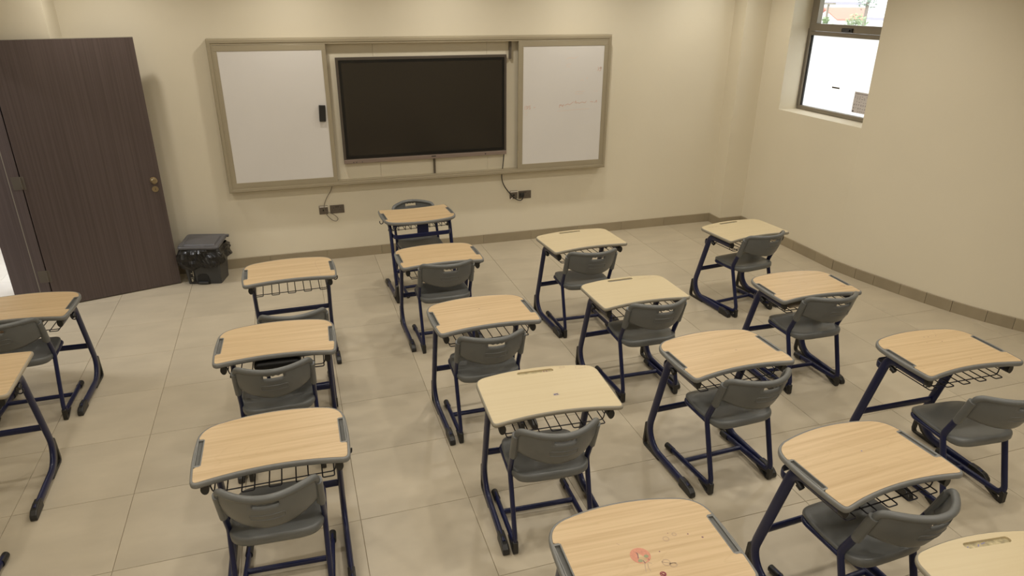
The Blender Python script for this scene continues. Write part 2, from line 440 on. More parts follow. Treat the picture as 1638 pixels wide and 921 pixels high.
for z in (0.30, 1.14, 1.98):
    hg = MB(); hx0, hx1 = XL + .022, HX + .020
    hg.box(hx0, hx1, DY1 - .0135, DY1 - .0105, z - .055, z + .055)
    hg.cyl((HX - .004, DY1 - .014, z - .05), (HX - .004, DY1 - .014, z + .05), .006, n=10)
    hg.box(hx0 + .012, hx1 - .012, DY1 - .0145, DY1 - .0135, z - .040, z + .040)
    hg.build('hinge', 'hinge', trim)
fc = structure(MB().box(-4.2, XL, -2.2, 3.2, -0.25, -0.004).build('floor_corridor', 'grout'))
ct = MB().box(-.2985, .2985, -.2985, .2985, -.004, 0).mesh('tile', 'corr_floor')
for i in range(5):
    for j in range(8):
        o = bpy.data.objects.new('tile', ct); COL.objects.link(o); o.parent = fc; o.location = (XL - .3 - .6 * i, 2.9 - .6 * j, 0)
MB_c = MB(); MB_c.box(-4.4, -4.2, -2.2, 3.2, 0, CEIL); MB_c.box(-4.2, XL - .2, 3.2, 3.4, 0, CEIL); MB_c.box(-4.2, XL - .2, -2.4, -2.2, 0, CEIL)
structure(MB_c.build('wall_corridor', 'corr_wall'))
structure(MB().box(-4.4, XL, -2.4, 3.4, CEIL, CEIL + .1).build('ceiling_corridor', 'ceiling'))

# ---- window
win = structure(empty('window_1'), 'bronze framed window with clear upper pane and frosted lower pane')
FX0, FX1 = 6.532, 6.592           # frame depth
WB, WT = WZ0 + .004, WZ1
def bar(name, y0, y1, z0, z1, x0=FX0, x1=FX1, mat='winframe', bevel=.003): return MB().box(x0, x1, y0, y1, z0, z1).build(name, mat, win, bevel)
bar('sill_rail', WY0, WY1, WB, 1.499); bar('stile', WY1 - .035, WY1, 1.499, WT); bar('stile', WY0, WY0 + .05, 1.499, WT)
bar('transom', WY0 + .05, WY1 - .035, 2.233, 2.274); bar('head_rail', WY0 + .05, WY1 - .05, WT - .05, WT)
sash = MB(); sx0, sx1 = FX0 - .012, FX1 - .01
sash.box(sx0, sx1, WY0 + .045, WY1 - .045, 2.278, 2.352); sash.box(sx0, sx1, WY0 + .045, WY1 - .045, WT - .10, WT - .045)
sash.box(sx0, sx1, WY1 - .115, WY1 - .045, 2.352, WT - .10); sash.box(sx0, sx1, WY0 + .045, WY0 + .115, 2.352, WT - .10)
so = sash.build('sash', 'winframe', win, .003)
hd = MB(); hd.sweep([(sx0 - .006, 0.478, 2.303), (sx0 - .006, 0.618, 2.303)], .020, .014, n=14); hd.sweep([(sx0 - .02, 0.503, 2.303), (sx0 - .02, 0.593, 2.303)], .011, .010, n=12)
hd.build('handle', 'black', so, .002)
MB().box(6.558, 6.563, WY0 + .115, WY1 - .115, 2.352, WT - .10).build('clear_pane', 'glass', win)
MB().box(6.573, 6.578, WY0 + .05, WY1 - .035, 1.499, 2.233).build('frosted_pane', 'frosted', win)
MB().box(6.552, 6.572, WY1 - .048, WY1 - .035, 1.499, 2.233).build('gasket', 'black', win)
MB().sweep([(6.515, WY1 - .03, 1.461), (6.523, WY1 - .012, 1.50), (6.525, WY1 - .008, 1.7), (6.525, WY1 - .006, 2.3)], .004, n=6).build('sealant', 'cable_grey', win)
# notice and strip stuck on the frosted pane
npap = empty('paper_notice', (6.5712, 0.352, 1.529))
MB().box(0, .0008, -0.25, 0, 0, .204).build('sheet', 'paper', npap)
pr_ = MB()
def pb(y0, y1, z0, z1): pr_.box(-.0006, 0, -y1, -y0, z0, z1)
pb(.012, .235, .182, .186); pb(.012, .235, .190, .1915); pb(.008, .028, .004, .022)
rr = random.Random(3)
for i, z in enumerate((.160, .147, .135, .112, .104, .082, .073, .048, .040, .016)):
    for k in range(8):
        if rr.random() < .82: pb(.012 + k*.03 + rr.uniform(0, .004), .012 + k*.03 + rr.uniform(.010, .021), z, z + .0042)
pr_.build('print', 'paper_ink', npap)['kind'] = 'stuff'
tag(npap, 'grey printed timetable sheet taped to the frosted lower window pane', 'notice')
tag(MB().box(6.566, 6.5729, .573, .676, 1.729, 1.744).build('window_tape', 'tv_bezel'), 'short grey strip stuck in the middle of the frosted window pane', 'tape')

# ================================================================== FRONT WALL EQUIPMENT
FY = YW - .125
bx0, bx1, bz0, bz1 = 0.447, 4.446, 0.814, 2.232
fr = empty('whiteboard_frame', (0, 0, 0)); tag(fr, 'long champagne aluminium frame around the television and two whiteboards on the front wall', 'board frame')
def rail(name, poly, axis, lo, hi): return MB().prism(poly, lo, hi, axis).build(name, 'alu', fr, .003)
def mitre_rail(name, a, b, inward):
    """mitred frame member from corner a to b (x,z), sloping profile"""
    a, b, i = Vector(a), Vector(b), Vector(inward); d = (b - a).normalized()
    prof = [(0, 0), (0, .108), (.012, .125), (.034, .125), (.036, .119), (.052, .119), (.052, 0)]   # (inset, depth)
    v = []
    for end, sgn in ((a, 1), (b, -1)):
        for ins, dep in prof:
            p = end + i * ins + d * (ins * sgn); v.append((p.x, YW - dep - .0005, p.y))
    n = len(prof)
    f = [(k, (k+1) % n, n + (k+1) % n, n + k) for k in range(n)] + [tuple(range(n)), tuple(range(2*n-1, n-1, -1))]
    return MB().add(v, f).build(name, 'alu', fr)
for xa, xb in ((bx0 + .05, 1.93), (1.932, 3.08), (3.082, bx1 - .05)): MB().box(xa, xb, YW - .045, YW - .001, bz0 + .05, bz1 - .05).build('backing_board', 'wall', fr)
mitre_rail('rail', (bx0, bz1), (bx1, bz1), (0, -1)); mitre_rail('rail', (bx1, bz0), (bx0, bz0), (0, 1))
mitre_rail('stile', (bx0, bz0), (bx0, bz1), (1, 0)); mitre_rail('stile', (bx1, bz1), (bx1, bz0), (-1, 0))
MB().box(bx0 + .052, bx1 - .052, YW - .10, YW - .096, bz0 + .052, bz0 + .058).build('track', 'alu', fr)
MB().box(3.315, 3.337, YW - .075, YW - .0452, 2.005, 2.18).build('bracket', 'hinge', fr)
MB().box(2.484, 2.504, YW - .065, YW - .0452, 0.866, 1.032).build('bracket', 'hinge', fr)
for x in (1.0, 2.47, 4.15):
    MB().box(x, x + .035, YW - .04, YW - .001, bz0 - .012, bz0).build('clip', 'hinge', fr)

def sliding_board(x0, x1, wx0, wx1, label):
    e = empty('sliding_whiteboard', (x0, YW - .112, 0.866)); z0, z1 = 0.866, 2.178
    w = x1 - x0; h = z1 - z0; t = .022
    m = MB().box(0.01, w - .01, -.002, .016, .01, h - .01); m.build('backing', 'alu', e)
    for nm, (a, b, c, d) in dict(r1=(0, w, 0, .046), r2=(0, w, h - .052, h), s1=(0, wx0 - x0, .046, h - .052), s2=(wx1 - x0, w, .046, h - .052)).items():
        MB().box(a, b, -.008, .016, c, d).build('rail' if nm[0] == 'r' else 'stile', 'alu', e, .002)
    MB().box(wx0 - x0, wx1 - x0, -.004, -.002, .046, h - .052).build('writing_surface', 'white', e)
    tag(e, label, 'whiteboard', 'sliding whiteboards beside the television'); return e
wl_ = sliding_board(0.499, 1.484, 0.528, 1.445, 'left sliding whiteboard with a black eraser stuck to it')
wr_ = sliding_board(3.400, 4.394, 3.453, 4.362, 'right sliding whiteboard with faint red handwriting')
# faint handwriting on the right board (flat ink strokes)
def stroke(mb, pts, w=.0045, yy=YW - .1166):
    for (x0, z0), (x1, z1) in zip(pts[:-1], pts[1:]):
        d = Vector((x1 - x0, z1 - z0)); L = d.length
        if L < 1e-6: continue
        d /= L; nrm = Vector((-d.y, d.x)) * (w / 2); d2 = d * (w * .3)
        v = [(x0 - d2.x + nrm.x, yy, z0 - d2.y + nrm.y), (x0 - d2.x - nrm.x, yy, z0 - d2.y - nrm.y), (x1 + d2.x - nrm.x, yy, z1 + d2.y - nrm.y), (x1 + d2.x + nrm.x, yy, z1 + d2.y + nrm.y)]
        mb.add(v, [(0, 1, 2, 3)])
ink = MB()
def S(*p): stroke(ink, [(a, b) for a, b in p])
S((3.478, 1.530), (3.476, 1.494)); S((3.490, 1.528), (3.505, 1.526), (3.497, 1.514), (3.507, 1.505), (3.492, 1.495))
S((3.540, 1.530), (3.520, 1.530), (3.518, 1.514), (3.537, 1.512), (3.535, 1.497), (3.518, 1.496)); S((3.575, 1.512), (3.592, 1.513))
S((4.300, 1.908), (4.305, 1.880), (4.292, 1.872)); S((4.335, 1.902), (4.322, 1.905), (4.320, 1.892), (4.334, 1.892), (4.336, 1.906), (4.330, 1.872), (4.315, 1.866))
S((3.866, 1.500), (3.872, 1.530), (3.882, 1.520), (3.888, 1.532), (3.898, 1.512), (3.915, 1.530), (3.905, 1.505))
S((3.93, 1.520), (3.965, 1.535), (3.985, 1.525), (4.03, 1.555)); S((4.045, 1.540), (4.055, 1.565), (4.062, 1.538), (4.080, 1.545), (4.10, 1.536), (4.13, 1.550), (4.165, 1.538), (4.178, 1.556))
S((4.225, 1.548), (4.262, 1.546)); S((4.275, 1.540), (4.290, 1.545), (4.300, 1.562), (4.302, 1.540))
i1 = ink.build('handwriting', 'red_ink'); i1.parent = wr_; i1.matrix_parent_inverse = wr_.matrix_world.inverted()
i1.matrix_parent_inverse = Matrix.Translation(-Vector(wr_.location))
ink = MB()
S((3.845, 1.462), (3.96, 1.466), (4.08, 1.474), (4.215, 1.476)); S((4.04, 1.640), (4.08, 1.634), (4.13, 1.640)); S((4.05, 1.655), (4.075, 1.662), (4.115, 1.658), (4.155, 1.665))
S((4.10, 1.775), (4.125, 1.780), (4.14, 1.772)); S((4.165, 1.795), (4.180, 1.805), (4.175, 1.788)); S((3.93, 1.93), (3.95, 1.945), (3.985, 1.945)); S((3.94, 1.92), (3.975, 1.915))
S((3.93, 1.995), (3.97, 2.01), (4.02, 2.0), (4.06, 2.02)); S((4.27, 1.65), (4.275, 1.67)); S((4.295, 1.65), (4.30, 1.67)); S((3.475, 1.462), (3.505, 1.464)); S((3.49, 1.445), (3.492, 1.43))
i2 = ink.build('wiped_handwriting', 'red_ink_light'); i2.parent = wr_; i2.matrix_parent_inverse = Matrix.Translation(-Vector(wr_.location))

# eraser on the left board
er = empty('board_eraser', (1.397, YW - .117, 1.545)); er.rotation_euler = (0, math.radians(3), 0)
MB().box(-.031, .031, -.026, -.012, -.078, .078).build('grip', 'black', er, .006)
MB().box(-.030, .030, -.012, 0, -.076, .076).build('felt_pad', 'case', er, .002)
tag(er, 'black board eraser stuck on the left whiteboard near its right edge', 'eraser')

# television
tv = empty('television', (2.422, YW - .0955, 1.03)); tag(tv, 'large dark flat screen television between the two whiteboards', 'television')
tw, th = 0.857, 1.022
MB().box(-tw + .03, tw - .03, .034, .0502, .05, th - .03).build('rear_housing', 'black', tv)
MB().box(-tw, tw, .0, .034, 0.02, th).build('bezel', 'tv_bezel', tv, .003)
MB().box(-tw + .024, tw - .024, -.0012, 0, .048, th - .024).build('black_border', 'tv_black', tv)
MB().box(-tw + .052, tw - .052, -.0022, -.0012, .078, th - .052).build('screen', 'screen', tv)
lb = MB().box(-tw, tw, -.006, .034, 0, .040).build('lower_bar', 'tv_bar', tv, .003)
MB().box(.035, .082, -.0068, -.006, .022, .031).build('badge', 'sticker', lb)
for x in (-.765, -.735, -.678): MB().cyl((x, -.006, .012), (x, -.0072, .012), .005, n=10).build('button', 'sticker', lb)
MB().cyl((.62, -.006, .018), (.62, -.0072, .018), .007, n=10).build('sensor', 'sticker', lb)

# sockets
def socket(x0, x1, z0, z1, kind, label):
    e = empty('wall_socket', ((x0 + x1) / 2, YW, (z0 + z1) / 2)); w, h = (x1 - x0) / 2, (z1 - z0) / 2
    p = MB().box(-w, w, -.009, 0, -h, h).build('plate', 'socket', e, .003)
    if kind == 'double':
        for cx in (-w * .5, w * .5):
            for (dx, dz, a, b) in ((0, .014, .0022, .005), (-.011, -.008, .004, .0022), (.011, -.008, .004, .0022)):
                MB().box(cx + dx - a, cx + dx + a, -.0095, -.009, dz - b, dz + b).build('pin_hole', 'hole', e)
        for cx in (-.010, .010): MB().box(cx - .006, cx + .006, -.012, -.009, .018, .034).build('rocker', 'tv_bezel', e)
    else:
        MB().box(-w + .006, w - .002, -.0105, -.009, h - .016, h - .003).build('label_strip', 'paperwhite', e)
        MB().box(-.010, .012, -.0095, -.009, -.012, .006).build('port', 'hole', e)
    tag(e, label, 'socket')
socket(1.273, 1.362, 0.499, 0.590, 'data', 'small data socket with a white strip, under the left whiteboard')
socket(1.383, 1.527, 0.500, 0.588, 'double', 'bronze double power socket under the left whiteboard, nothing plugged in')
socket(3.348, 3.438, 0.498, 0.590, 'data', 'small data socket with a white strip, by the plugged-in power socket')
socket(3.450, 3.600, 0.492, 0.582, 'double', 'bronze double power socket holding the black plug')
# cables
c1 = empty('network_cable', (1.33, YW, .55))
pts = [(1.433, YW-.012, .812), (1.405, YW-.016, .74), (1.372, YW-.02, .695), (1.338, YW-.02, .63), (1.324, YW-.02, .57), (1.330, YW-.022, .525), (1.358, YW-.022, .475), (1.398, YW-.022, .432), (1.436, YW-.02, .421), (1.452, YW-.02, .445), (1.432, YW-.02, .476), (1.39, YW-.02, .507), (1.345, YW-.018, .527), (1.322, YW-.01, .541)]
cc = catmull([(a - 1.33, b - YW, c - .55) for a, b, c in pts], 4)
MB().sweep(cc, .0035, n=7).build('lead', 'cable_grey', c1); tag(c1, 'thin grey cable looping from under the board to the left data socket', 'cable')
c2 = empty('power_cable', (3.48, YW, .53))
pts = [(3.258, YW-.075, 1.028), (3.252, YW-.076, .97), (3.243, YW-.074, .88), (3.240, YW-.05, .80), (3.250, YW-.03, .73), (3.272, YW-.025, .67), (3.306, YW-.025, .615), (3.345, YW-.025, .565), (3.392, YW-.03, .515), (3.435, YW-.035, .488), (3.470, YW-.04, .484), (3.488, YW-.045, .505), (3.490, YW-.045, .522)]
cc = catmull([(a - 3.48, b - YW, c - .53) for a, b, c in pts], 4)
MB().sweep(cc, .0055, n=8).build('lead', 'black', c2)
pl = MB(); pl.box(-.020, .030, -.045, -.010, -.014, .032); pl.build('plug', 'black', c2, .008)
MB().cyl((-.128, -.03, -.030), (-.108, -.03, -.012), .006, n=8).build('cable_tag', 'paperwhite', c2)
tag(c2, 'black television power cable hanging down to a plugged-in socket', 'cable')

# ---- waste bin
bn = empty('waste_bin', (0.147, 1.500, 0), math.radians(-14)); tag(bn, 'dark grey pedal waste bin with a black liner, beside the open door', 'bin')
W0, W1, D0, D1, H = .157, .178, .118, .135, .335
def loop(w, d, z, r=.02, n=4):
    out = []
    for cx, cy, a0 in ((w-r, d-r, 0), (-w+r, d-r, 90), (-w+r, -d+r, 180), (w-r, -d+r, 270)):
        for k in range(n + 1):
            a = math.radians(a0 + 90*k/n); out.append((cx + r*math.cos(a), cy + r*math.sin(a), z))
    return out
def loft(loops, cap0=True, cap1=True, smooth=False):
    n = len(loops[0]); v = [p for l in loops for p in l]; f = []
    for i in range(len(loops) - 1):
        f += [(i*n+k, i*n+(k+1) % n, (i+1)*n+(k+1) % n, (i+1)*n+k) for k in range(n)]
    if cap0: f.append(tuple(range(n-1, -1, -1)))
    if cap1: f.append(tuple(range((len(loops)-1)*n, len(loops)*n)))
    return v, f
v, f = loft([loop(W0, D0, 0), loop(W1, D1, H)]); MB().add(v, f).build('body', 'bin', bn)
rec = MB(); rec.prism([(-.064, 0.0), (.052, 0.0), (.046, .085), (.03, .105), (-.03, .105), (-.056, .085)], -D0 - .0085, -D0 - .003, 'Y'); rec.build('pedal_recess', 'hole', bn)
MB().box(-.052, .042, -D0 - .03, -D0, .008, .030).build('pedal', 'bin', bn, .006)
st = MB().box(-.132, -.082, -D0 - .012, -D0 - .004, .022, .150).build('label', 'sticker', bn)
m = MB()
for (x0, x1, z0, z1) in ((-.094, -.089, .085, .14), (-.112, -.100, .112, .118), (-.120, -.092, .066, .070), (-.116, -.100, .036, .044), (-.116, -.100, .048, .056), (-.112, -.104, .030, .034)):
    m.box(x0, x1, -D0 - .0128, -D0 - .012, z0, z1)
m.build('label_print', 'sticker_text', st)
# liner: crumpled skirt folded over the rim
rb = random.Random(11); LO = []
prof = [(.010, .362), (.016, .350), (.020, .332), (.026, .312), (.032, .292), (.037, .272), (.041, .250), (.042, .228), (.034, .208), (.020, .197)]
base0 = loop(W1, D1, 0, .03, 6); base = []
for (ax, ay, _), (bx_, by_, _) in zip(base0, base0[1:] + base0[:1]):
    n_ = max(1, int(math.hypot(bx_ - ax, by_ - ay) / .012))
    for k in range(n_): base.append((ax + (bx_ - ax) * k / n_, ay + (by_ - ay) * k / n_, 0))
nn = len(base)
for i, (off, z) in enumerate(prof):
    ring = []; tt = i / (len(prof) - 1)
    for k, (x, yv, _) in enumerate(base):
        a = math.atan2(yv, x); L = math.hypot(x, yv)
        q = Vector((x * 13, yv * 13, z * 17)); q2 = Vector((x * 30 + 5, yv * 30, z * 26))
        wob = .034 * noise.noise(q) + .022 * abs(noise.noise(q2)) - .006 + rb.uniform(-.002, .002)
        zz = z + (.026 * math.sin(a + .6) - .018 * math.exp(-((a + 2.5) / .5)**2) + .008 * math.sin(7*a) + rb.uniform(-.004, .004)) * tt
        s_ = 1 + (off + wob * min(1, i / 2)) / L
        ring.append((x * s_, yv * s_, zz))
    LO.append(ring)
v, f = loft(LO, False, False)
bag = MB().add(v, f, False).build('liner', 'bag', bn); md = bag.modifiers.new('thick', 'SOLIDIFY'); md.thickness = .003; md.offset = -1
# lid, tilting up towards the hinge at the back
lidp = MB()
def ll(w, d, z, r): return [(x, yv, z + .030 * (yv + .14) / .28) for x, yv, _ in loop(w, d, 0, r, 5)]
v, f = loft([ll(.186, .146, .364, .03), ll(.192, .152, .370, .03), ll(.192, .152, .384, .03), ll(.186, .146, .393, .03), ll(.168, .128, .393, .03), ll(.160, .12, .388, .03)])
lidp.add(v, f)
lid = lidp.build('lid', 'bin_lid', bn)
v, f = loft([ll(.150, .112, .388, .02), ll(.140, .102, .398, .02)]); MB().add(v, f).build('lid_panel', 'bin_lid', lid, .003)
MB().sweep([(.150, .146, .404), (.203, .146, .405)], .015, n=12).build('hinge_roll', 'bin_lid', lid)
MB().box(-.176, -.12, -.142, -.134, .388, .394).build('lid_rib', 'bin', lid); MB().box(.06, .155, -.142, -.134, .388, .394).build('lid_rib', 'bin', lid)

# ================================================================== DESKS
DZ = 0.752
def desk_outline(wn, wf, d, s1, s2, rn, rf, sb, ns=13):
    near = lambda x: -d/2 + s1 * (1 - (x/wn)**2)
    far = lambda x: d/2 - s2 * (x/wf)**2
    c1, c2 = Vector((wn, -d/2)), Vector((wf, d/2 - s2))
    m = 60
    N = [Vector((-wn + 2*wn*i/m, near(-wn + 2*wn*i/m))) for i in range(m+1)]
    S_ = [c1 + (c2 - c1) * (i/m) + Vector((sb * 4 * (i/m) * (1 - i/m), 0)) for i in range(m+1)]
    F_ = [Vector((wf - 2*wf*i/m, far(wf - 2*wf*i/m))) for i in range(m+1)]
    S2 = [Vector((-p.x, p.y)) for p in reversed(S_)]
    def trim_(E, a, b):
        L = [0]
        for p, q in zip(E[:-1], E[1:]): L.append(L[-1] + (q - p).length)
        out = []
        for k in range(ns):
            t = a + (L[-1] - b - a) * k / (ns - 1); j = 0
            while j < len(L) - 2 and L[j+1] < t: j += 1
            out.append(E[j] + (E[j+1] - E[j]) * ((t - L[j]) / (L[j+1] - L[j])))
        return out
    E = [trim_(N, rn, rn), trim_(S_, rn, rf), trim_(F_, rf, rf), trim_(S2, rf, rn)]
    cs = [c1, c2, Vector((-c2.x, c2.y)), Vector((-c1.x, c1.y))]; out = []
    for i in range(4):
        out += E[i]; a, b, c = E[i][-1], cs[i], E[(i+1) % 4][0]
        for k in range(1, 8):
            t = k / 8; out.append(a*(1-t)**2 + b*2*t*(1-t) + c*t*t)
    return out
def inset(O, d):
    n = len(O); out = []
    for i in range(n):
        t = (O[(i+1) % n] - O[i-1]).normalized(); out.append(O[i] + Vector((-t.y, t.x)) * d)
    return out
def rim_mesh(O, th, lip, dep):
    L = [(inset(O, .007), -th), (inset(O, .001), -th + .006), (O, -th + .011), (O, -.008), (inset(O, .002), -.003), (inset(O, .006), 0), (inset(O, lip), 0), (inset(O, lip), -dep)]
    loops = [[(p.x, p.y, z) for p in ring] for ring, z in L]
    v, f = loft(loops); return MB().add(v, f, True)
def inlay_mesh(name, outer, holes, z0, z1, mat):
    bm = bmesh.new(); loops = []
    for ring in [outer] + holes:
        vs_ = [bm.verts.new((p[0], p[1], z1)) for p in ring]
        loops.append([bm.edges.new((vs_[i], vs_[(i+1) % len(vs_)])) for i in range(len(vs_))])
    bmesh.ops.triangle_fill(bm, use_beauty=True, edges=[e for l in loops for e in l])
    # side walls
    side = [e for l in loops for e in l]
    for ring in [outer] + holes:
        top = [v for v in bm.verts if abs(v.co.z - z1) < 1e-7]
    r = bmesh.ops.extrude_edge_only(bm, edges=side)
    for g in r['geom']:
        if isinstance(g, bmesh.types.BMVert): g.co.z = z0
    bmesh.ops.recalc_face_normals(bm, faces=bm.faces)
    me = bpy.data.meshes.new(name); bm.to_mesh(me); bm.free(); me.materials.append(MAT[mat]); return me
def notch(ring, x0, ya, yb, r=.012):
    """cut a rectangular bite (tray) into both long sides of the inlay outline"""
    out = []
    n = len(ring); skip = False
    pts = [(p.x, p.y) for p in ring]
    res = []
    for i, (x, yv) in enumerate(pts):
        inside = ya < yv < yb and abs(x) > x0
        if inside:
            if not skip:
                skip = True; sgn = 1 if x > 0 else -1
                xa = pts[i-1][0]
                if sgn > 0: res += [(xa, ya - .004), (xa - .007, ya + .001), (x0 + .008, ya + .001), (x0, ya + .008), (x0, yb - .008), (x0 + .008, yb - .001), (xa - .007, yb - .001), (xa, yb + .004)]
                else: res += [(xa, yb + .004), (xa + .007, yb - .001), (-x0 - .008, yb - .001), (-x0, yb - .008), (-x0, ya + .008), (-x0 - .008, ya + .001), (xa + .007, ya + .001), (xa, ya - .004)]
        else:
            skip = False
            res.append((x, yv))
    return res
OA = desk_outline(.325, .322, .490, .045, .062, .042, .085, .012)
OB = desk_outline(.331, .333, .480, .043, .054, .035, .060, .002)
OC = desk_outline(.333, .325, .520, .030, .020, .045, .022, .000)
slot = []
for k in range(12):
    a = math.pi/2 + math.pi * k / 11; slot.append((-.085 + .015*math.cos(a), .1965 + .015*math.sin(a) - .006))
for k in range(12):
    a = -math.pi/2 + math.pi * k / 11; slot.append((.085 + .015*math.cos(a), .1965 + .015*math.sin(a) - .006))
LEG_X = .277
def leg_mesh(dh=0.0):
    leg_path = fillet([(0, -.235, .030), (0, .262, .036), (0, .083, .694 + dh), (0, -.185, .694 + dh)], [.135, .075], 9)
    return MB().sweep(leg_path, .0155, .0275, n=14, ref=(1, 0, 0)).mesh('leg', 'blue')
def holed_prism(outer, hole, lo, hi, name, mat):
    bm = bmesh.new(); E = []
    for ring in (outer, hole):
        vs_ = [bm.verts.new((lo, p[0], p[1])) for p in ring]
        E += [bm.edges.new((vs_[i], vs_[(i+1) % len(vs_)])) for i in range(len(vs_))]
    r = bmesh.ops.triangle_fill(bm, use_beauty=True, edges=E)
    fs = [g for g in r['geom'] if isinstance(g, bmesh.types.BMFace)]
    r = bmesh.ops.extrude_face_region(bm, geom=fs, use_keep_orig=True)
    for g in r['geom']:
        if isinstance(g, bmesh.types.BMVert): g.co.x = hi
    bmesh.ops.recalc_face_normals(bm, faces=bm.faces)
    me = bpy.data.meshes.new(name); bm.to_mesh(me); bm.free(); me.materials.append(MAT[mat]); return me
def lathe_cap():
    mb = MB(); mb.prism([(-.285, .004), (-.277, 0), (-.16, 0), (-.155, .01), (-.155, .056), (-.20, .058), (-.255, .050), (-.278, .034), (-.286, .018)], -.018, .018, 'X'); return mb.mesh('foot_cap', 'black')
def front_pad():
    return holed_prism([(.075, .006), (.085, 0), (.245, 0), (.264, .006), (.272, .03), (.262, .165), (.250, .178), (.232, .165), (.215, .10), (.18, .055), (.13, .026)],
                       [(.165, .022), (.243, .012), (.252, .022), (.246, .115), (.232, .075), (.205, .045)], -.013, .013, 'foot_pad', 'black')
def basket_mesh():
    mb = MB(); z = .640; r = .0031
    for k in range(5):
        x = -.252 + k * .113
        w = .052
        mb.sweep(fillet([(x, .095, z + .05), (x, .095, z), (x, -.194, z), (x + w, -.194, z), (x + w, .095, z), (x + w, .095, z + .05)], .008, 3), r, n=6)
    mb.sweep(fillet([(-.268, -.155, .70), (-.256, -.155, z - .004), (.256, -.155, z - .004), (.268, -.155, .70)], .02, 4), .0032, n=6)
    mb.sweep(fillet([(-.268, .06, .70), (-.256, .06, z - .004), (.256, .06, z - .004), (.268, .06, .70)], .02, 4), .0032, n=6)
    for s in (-1, 1): mb.sweep([(s*.262, -.155, .668), (s*.262, .06, .668)], .0026, n=6)
    mb.sweep([(-.255, .095, z + .05), (.255, .095, z + .05)], .003, n=6)
    return mb.mesh('wire_basket', 'wire')
SHARED = {}
def shared(key, fn):
    if key not in SHARED: SHARED[key] = fn()
    return SHARED[key]
def part(name, me, parent, loc=(0,0,0), scale=None, bevel=0):
    o = bpy.data.objects.new(name, me); COL.objects.link(o); o.parent = parent; o.location = loc
    if scale: o.scale = scale
    if bevel:
        md = o.modifiers.new('bevel', 'BEVEL'); md.width = bevel; md.segments = 2; md.limit_method = 'ANGLE'
    return o
def m_strip():
    # flat strap bowing forward between the legs
    path = fillet([(-.264, .100, .612), (-.264, .192, .612), (.264, .192, .612), (.264, .100, .612)], .045, 8)
    return MB().sweep(path, .020, .003, n=8, ref=(0, 0, 1)).mesh('front_strap', 'blue')
def m_xbar(): return MB().sweep([(-.27, .196, .290), (.27, .196, .290)], .021, .011, n=12, ref=(0, 0, 1)).mesh('crossbar', 'blue')
def m_toprail(): return MB().box(-.265, .265, .120, .186, .708, .7215).mesh('top_rail', 'blue')
def m_plate(): return MB().box(-.052, .052, .183, .188, .594, .7215).mesh('modesty_plate', 'blue')
def m_plug(): return MB().sweep([(0, -.180, .694), (0, -.205, .694)], .0175, .0262, n=14, ref=(1, 0, 0)).mesh('end_plug', 'black')
def m_knob():
    mb = MB(); mb.cyl((0, .07, .652), (0, .045, .642), .010, n=12); mb.cyl((0, .05, .644), (0, .028, .634), .016, .014, n=14); return mb.mesh('knob', 'black')
def m_hook():
    mb = MB()
    pth = [(0, 0, .724), (.002, 0, .690)] + [(.002 + .015 * (1 - math.cos(a)), 0, .678 - .015 * math.sin(a)) for a in [math.pi * k / 7 for k in range(8)]] + [(.033, 0, .692)]
    mb.sweep(pth, .0040, n=7); mb.cyl((0, 0, .7205), (0, 0, .7235), .010, n=10); return mb.mesh('bag_hook', 'wire')

def tray_mesh():
    mb = MB(); xi, xo, ya, yb_ = .2925, .3215, -.1165, .0905
    mb.box(xi, xi + .0045, ya, yb_, -.009, .0002); mb.box(xi + .0045, xo, ya, ya + .010, -.009, .0002); mb.box(xi + .0045, xo, yb_ - .010, yb_, -.009, .0002)
    mb.box(xo - .004, xo, ya + .010, yb_ - .010, -.009, .0002)
    return mb.mesh('pencil_tray', 'rim')
def build_desk(kind):
    e = empty('school_desk')
    if kind == 'A':
        t = part('rim', shared('rimA', lambda: rim_mesh(OA, .028, .0125, .009).mesh('rim', 'rim')), e, (0, 0, DZ))
        part('wood_top', shared('inA', lambda: inlay_mesh('wood_top', notch(inset(OA, .0127), .292, -.118, .092), [], -.0088, .0005, 'wood')), e, (0, 0, DZ))
        for s in (-1, 1): part('pencil_tray', shared('tray', tray_mesh), e, (0, 0, DZ), (s, 1, 1))
    elif kind == 'B':
        part('rim', shared('rimB', lambda: rim_mesh(OB, .024, .0075, .009).mesh('rim', 'rim_pale')), e, (0, 0, DZ))
        part('wood_top', shared('inB', lambda: inlay_mesh('wood_top', [(p.x, p.y) for p in inset(OB, .0077)], [slot], -.0088, .0005, 'wood_pale')), e, (0, 0, DZ))
        part('pencil_groove', shared('gr', lambda: MB().box(-.099, .099, .176, .205, -.0091, -.0082).mesh('pencil_groove', 'rim')), e, (0, 0, DZ))
    else:
        part('rim', shared('rimC', lambda: rim_mesh(OC, .024, .0075, .009).mesh('rim', 'rim_plain')), e, (0, 0, DZ))
        part('wood_top', shared('inC', lambda: inlay_mesh('wood_top', [(p.x, p.y) for p in inset(OC, .0077)], [], -.0088, .0005, 'wood')), e, (0, 0, DZ))
    for s in (-1, 1):
        x = s * LEG_X
        lg = part('leg', shared('leg', leg_mesh), e, (x, 0, 0))
        part('foot_cap', shared('cap', lathe_cap), lg, (0, 0, 0), None, .006)
        part('foot_pad', shared('pad', front_pad), lg, (0, 0, 0), None, .003)
        part('end_plug', shared('plug', m_plug), lg)
        part('knob', shared('knob', m_knob), lg, (-s * .003, 0, 0))
    part('crossbar', shared('xb', m_xbar), e); part('front_strap', shared('strap', m_strip), e)
    part('top_rail', shared('tr', m_toprail), e); part('modesty_plate', shared('mp', m_plate), e)
    part('wire_basket', shared('bk', basket_mesh), e)
    part('bag_hook', shared('hook', m_hook), e, (.306, -.085, 0))
    return e
PROTO = {}
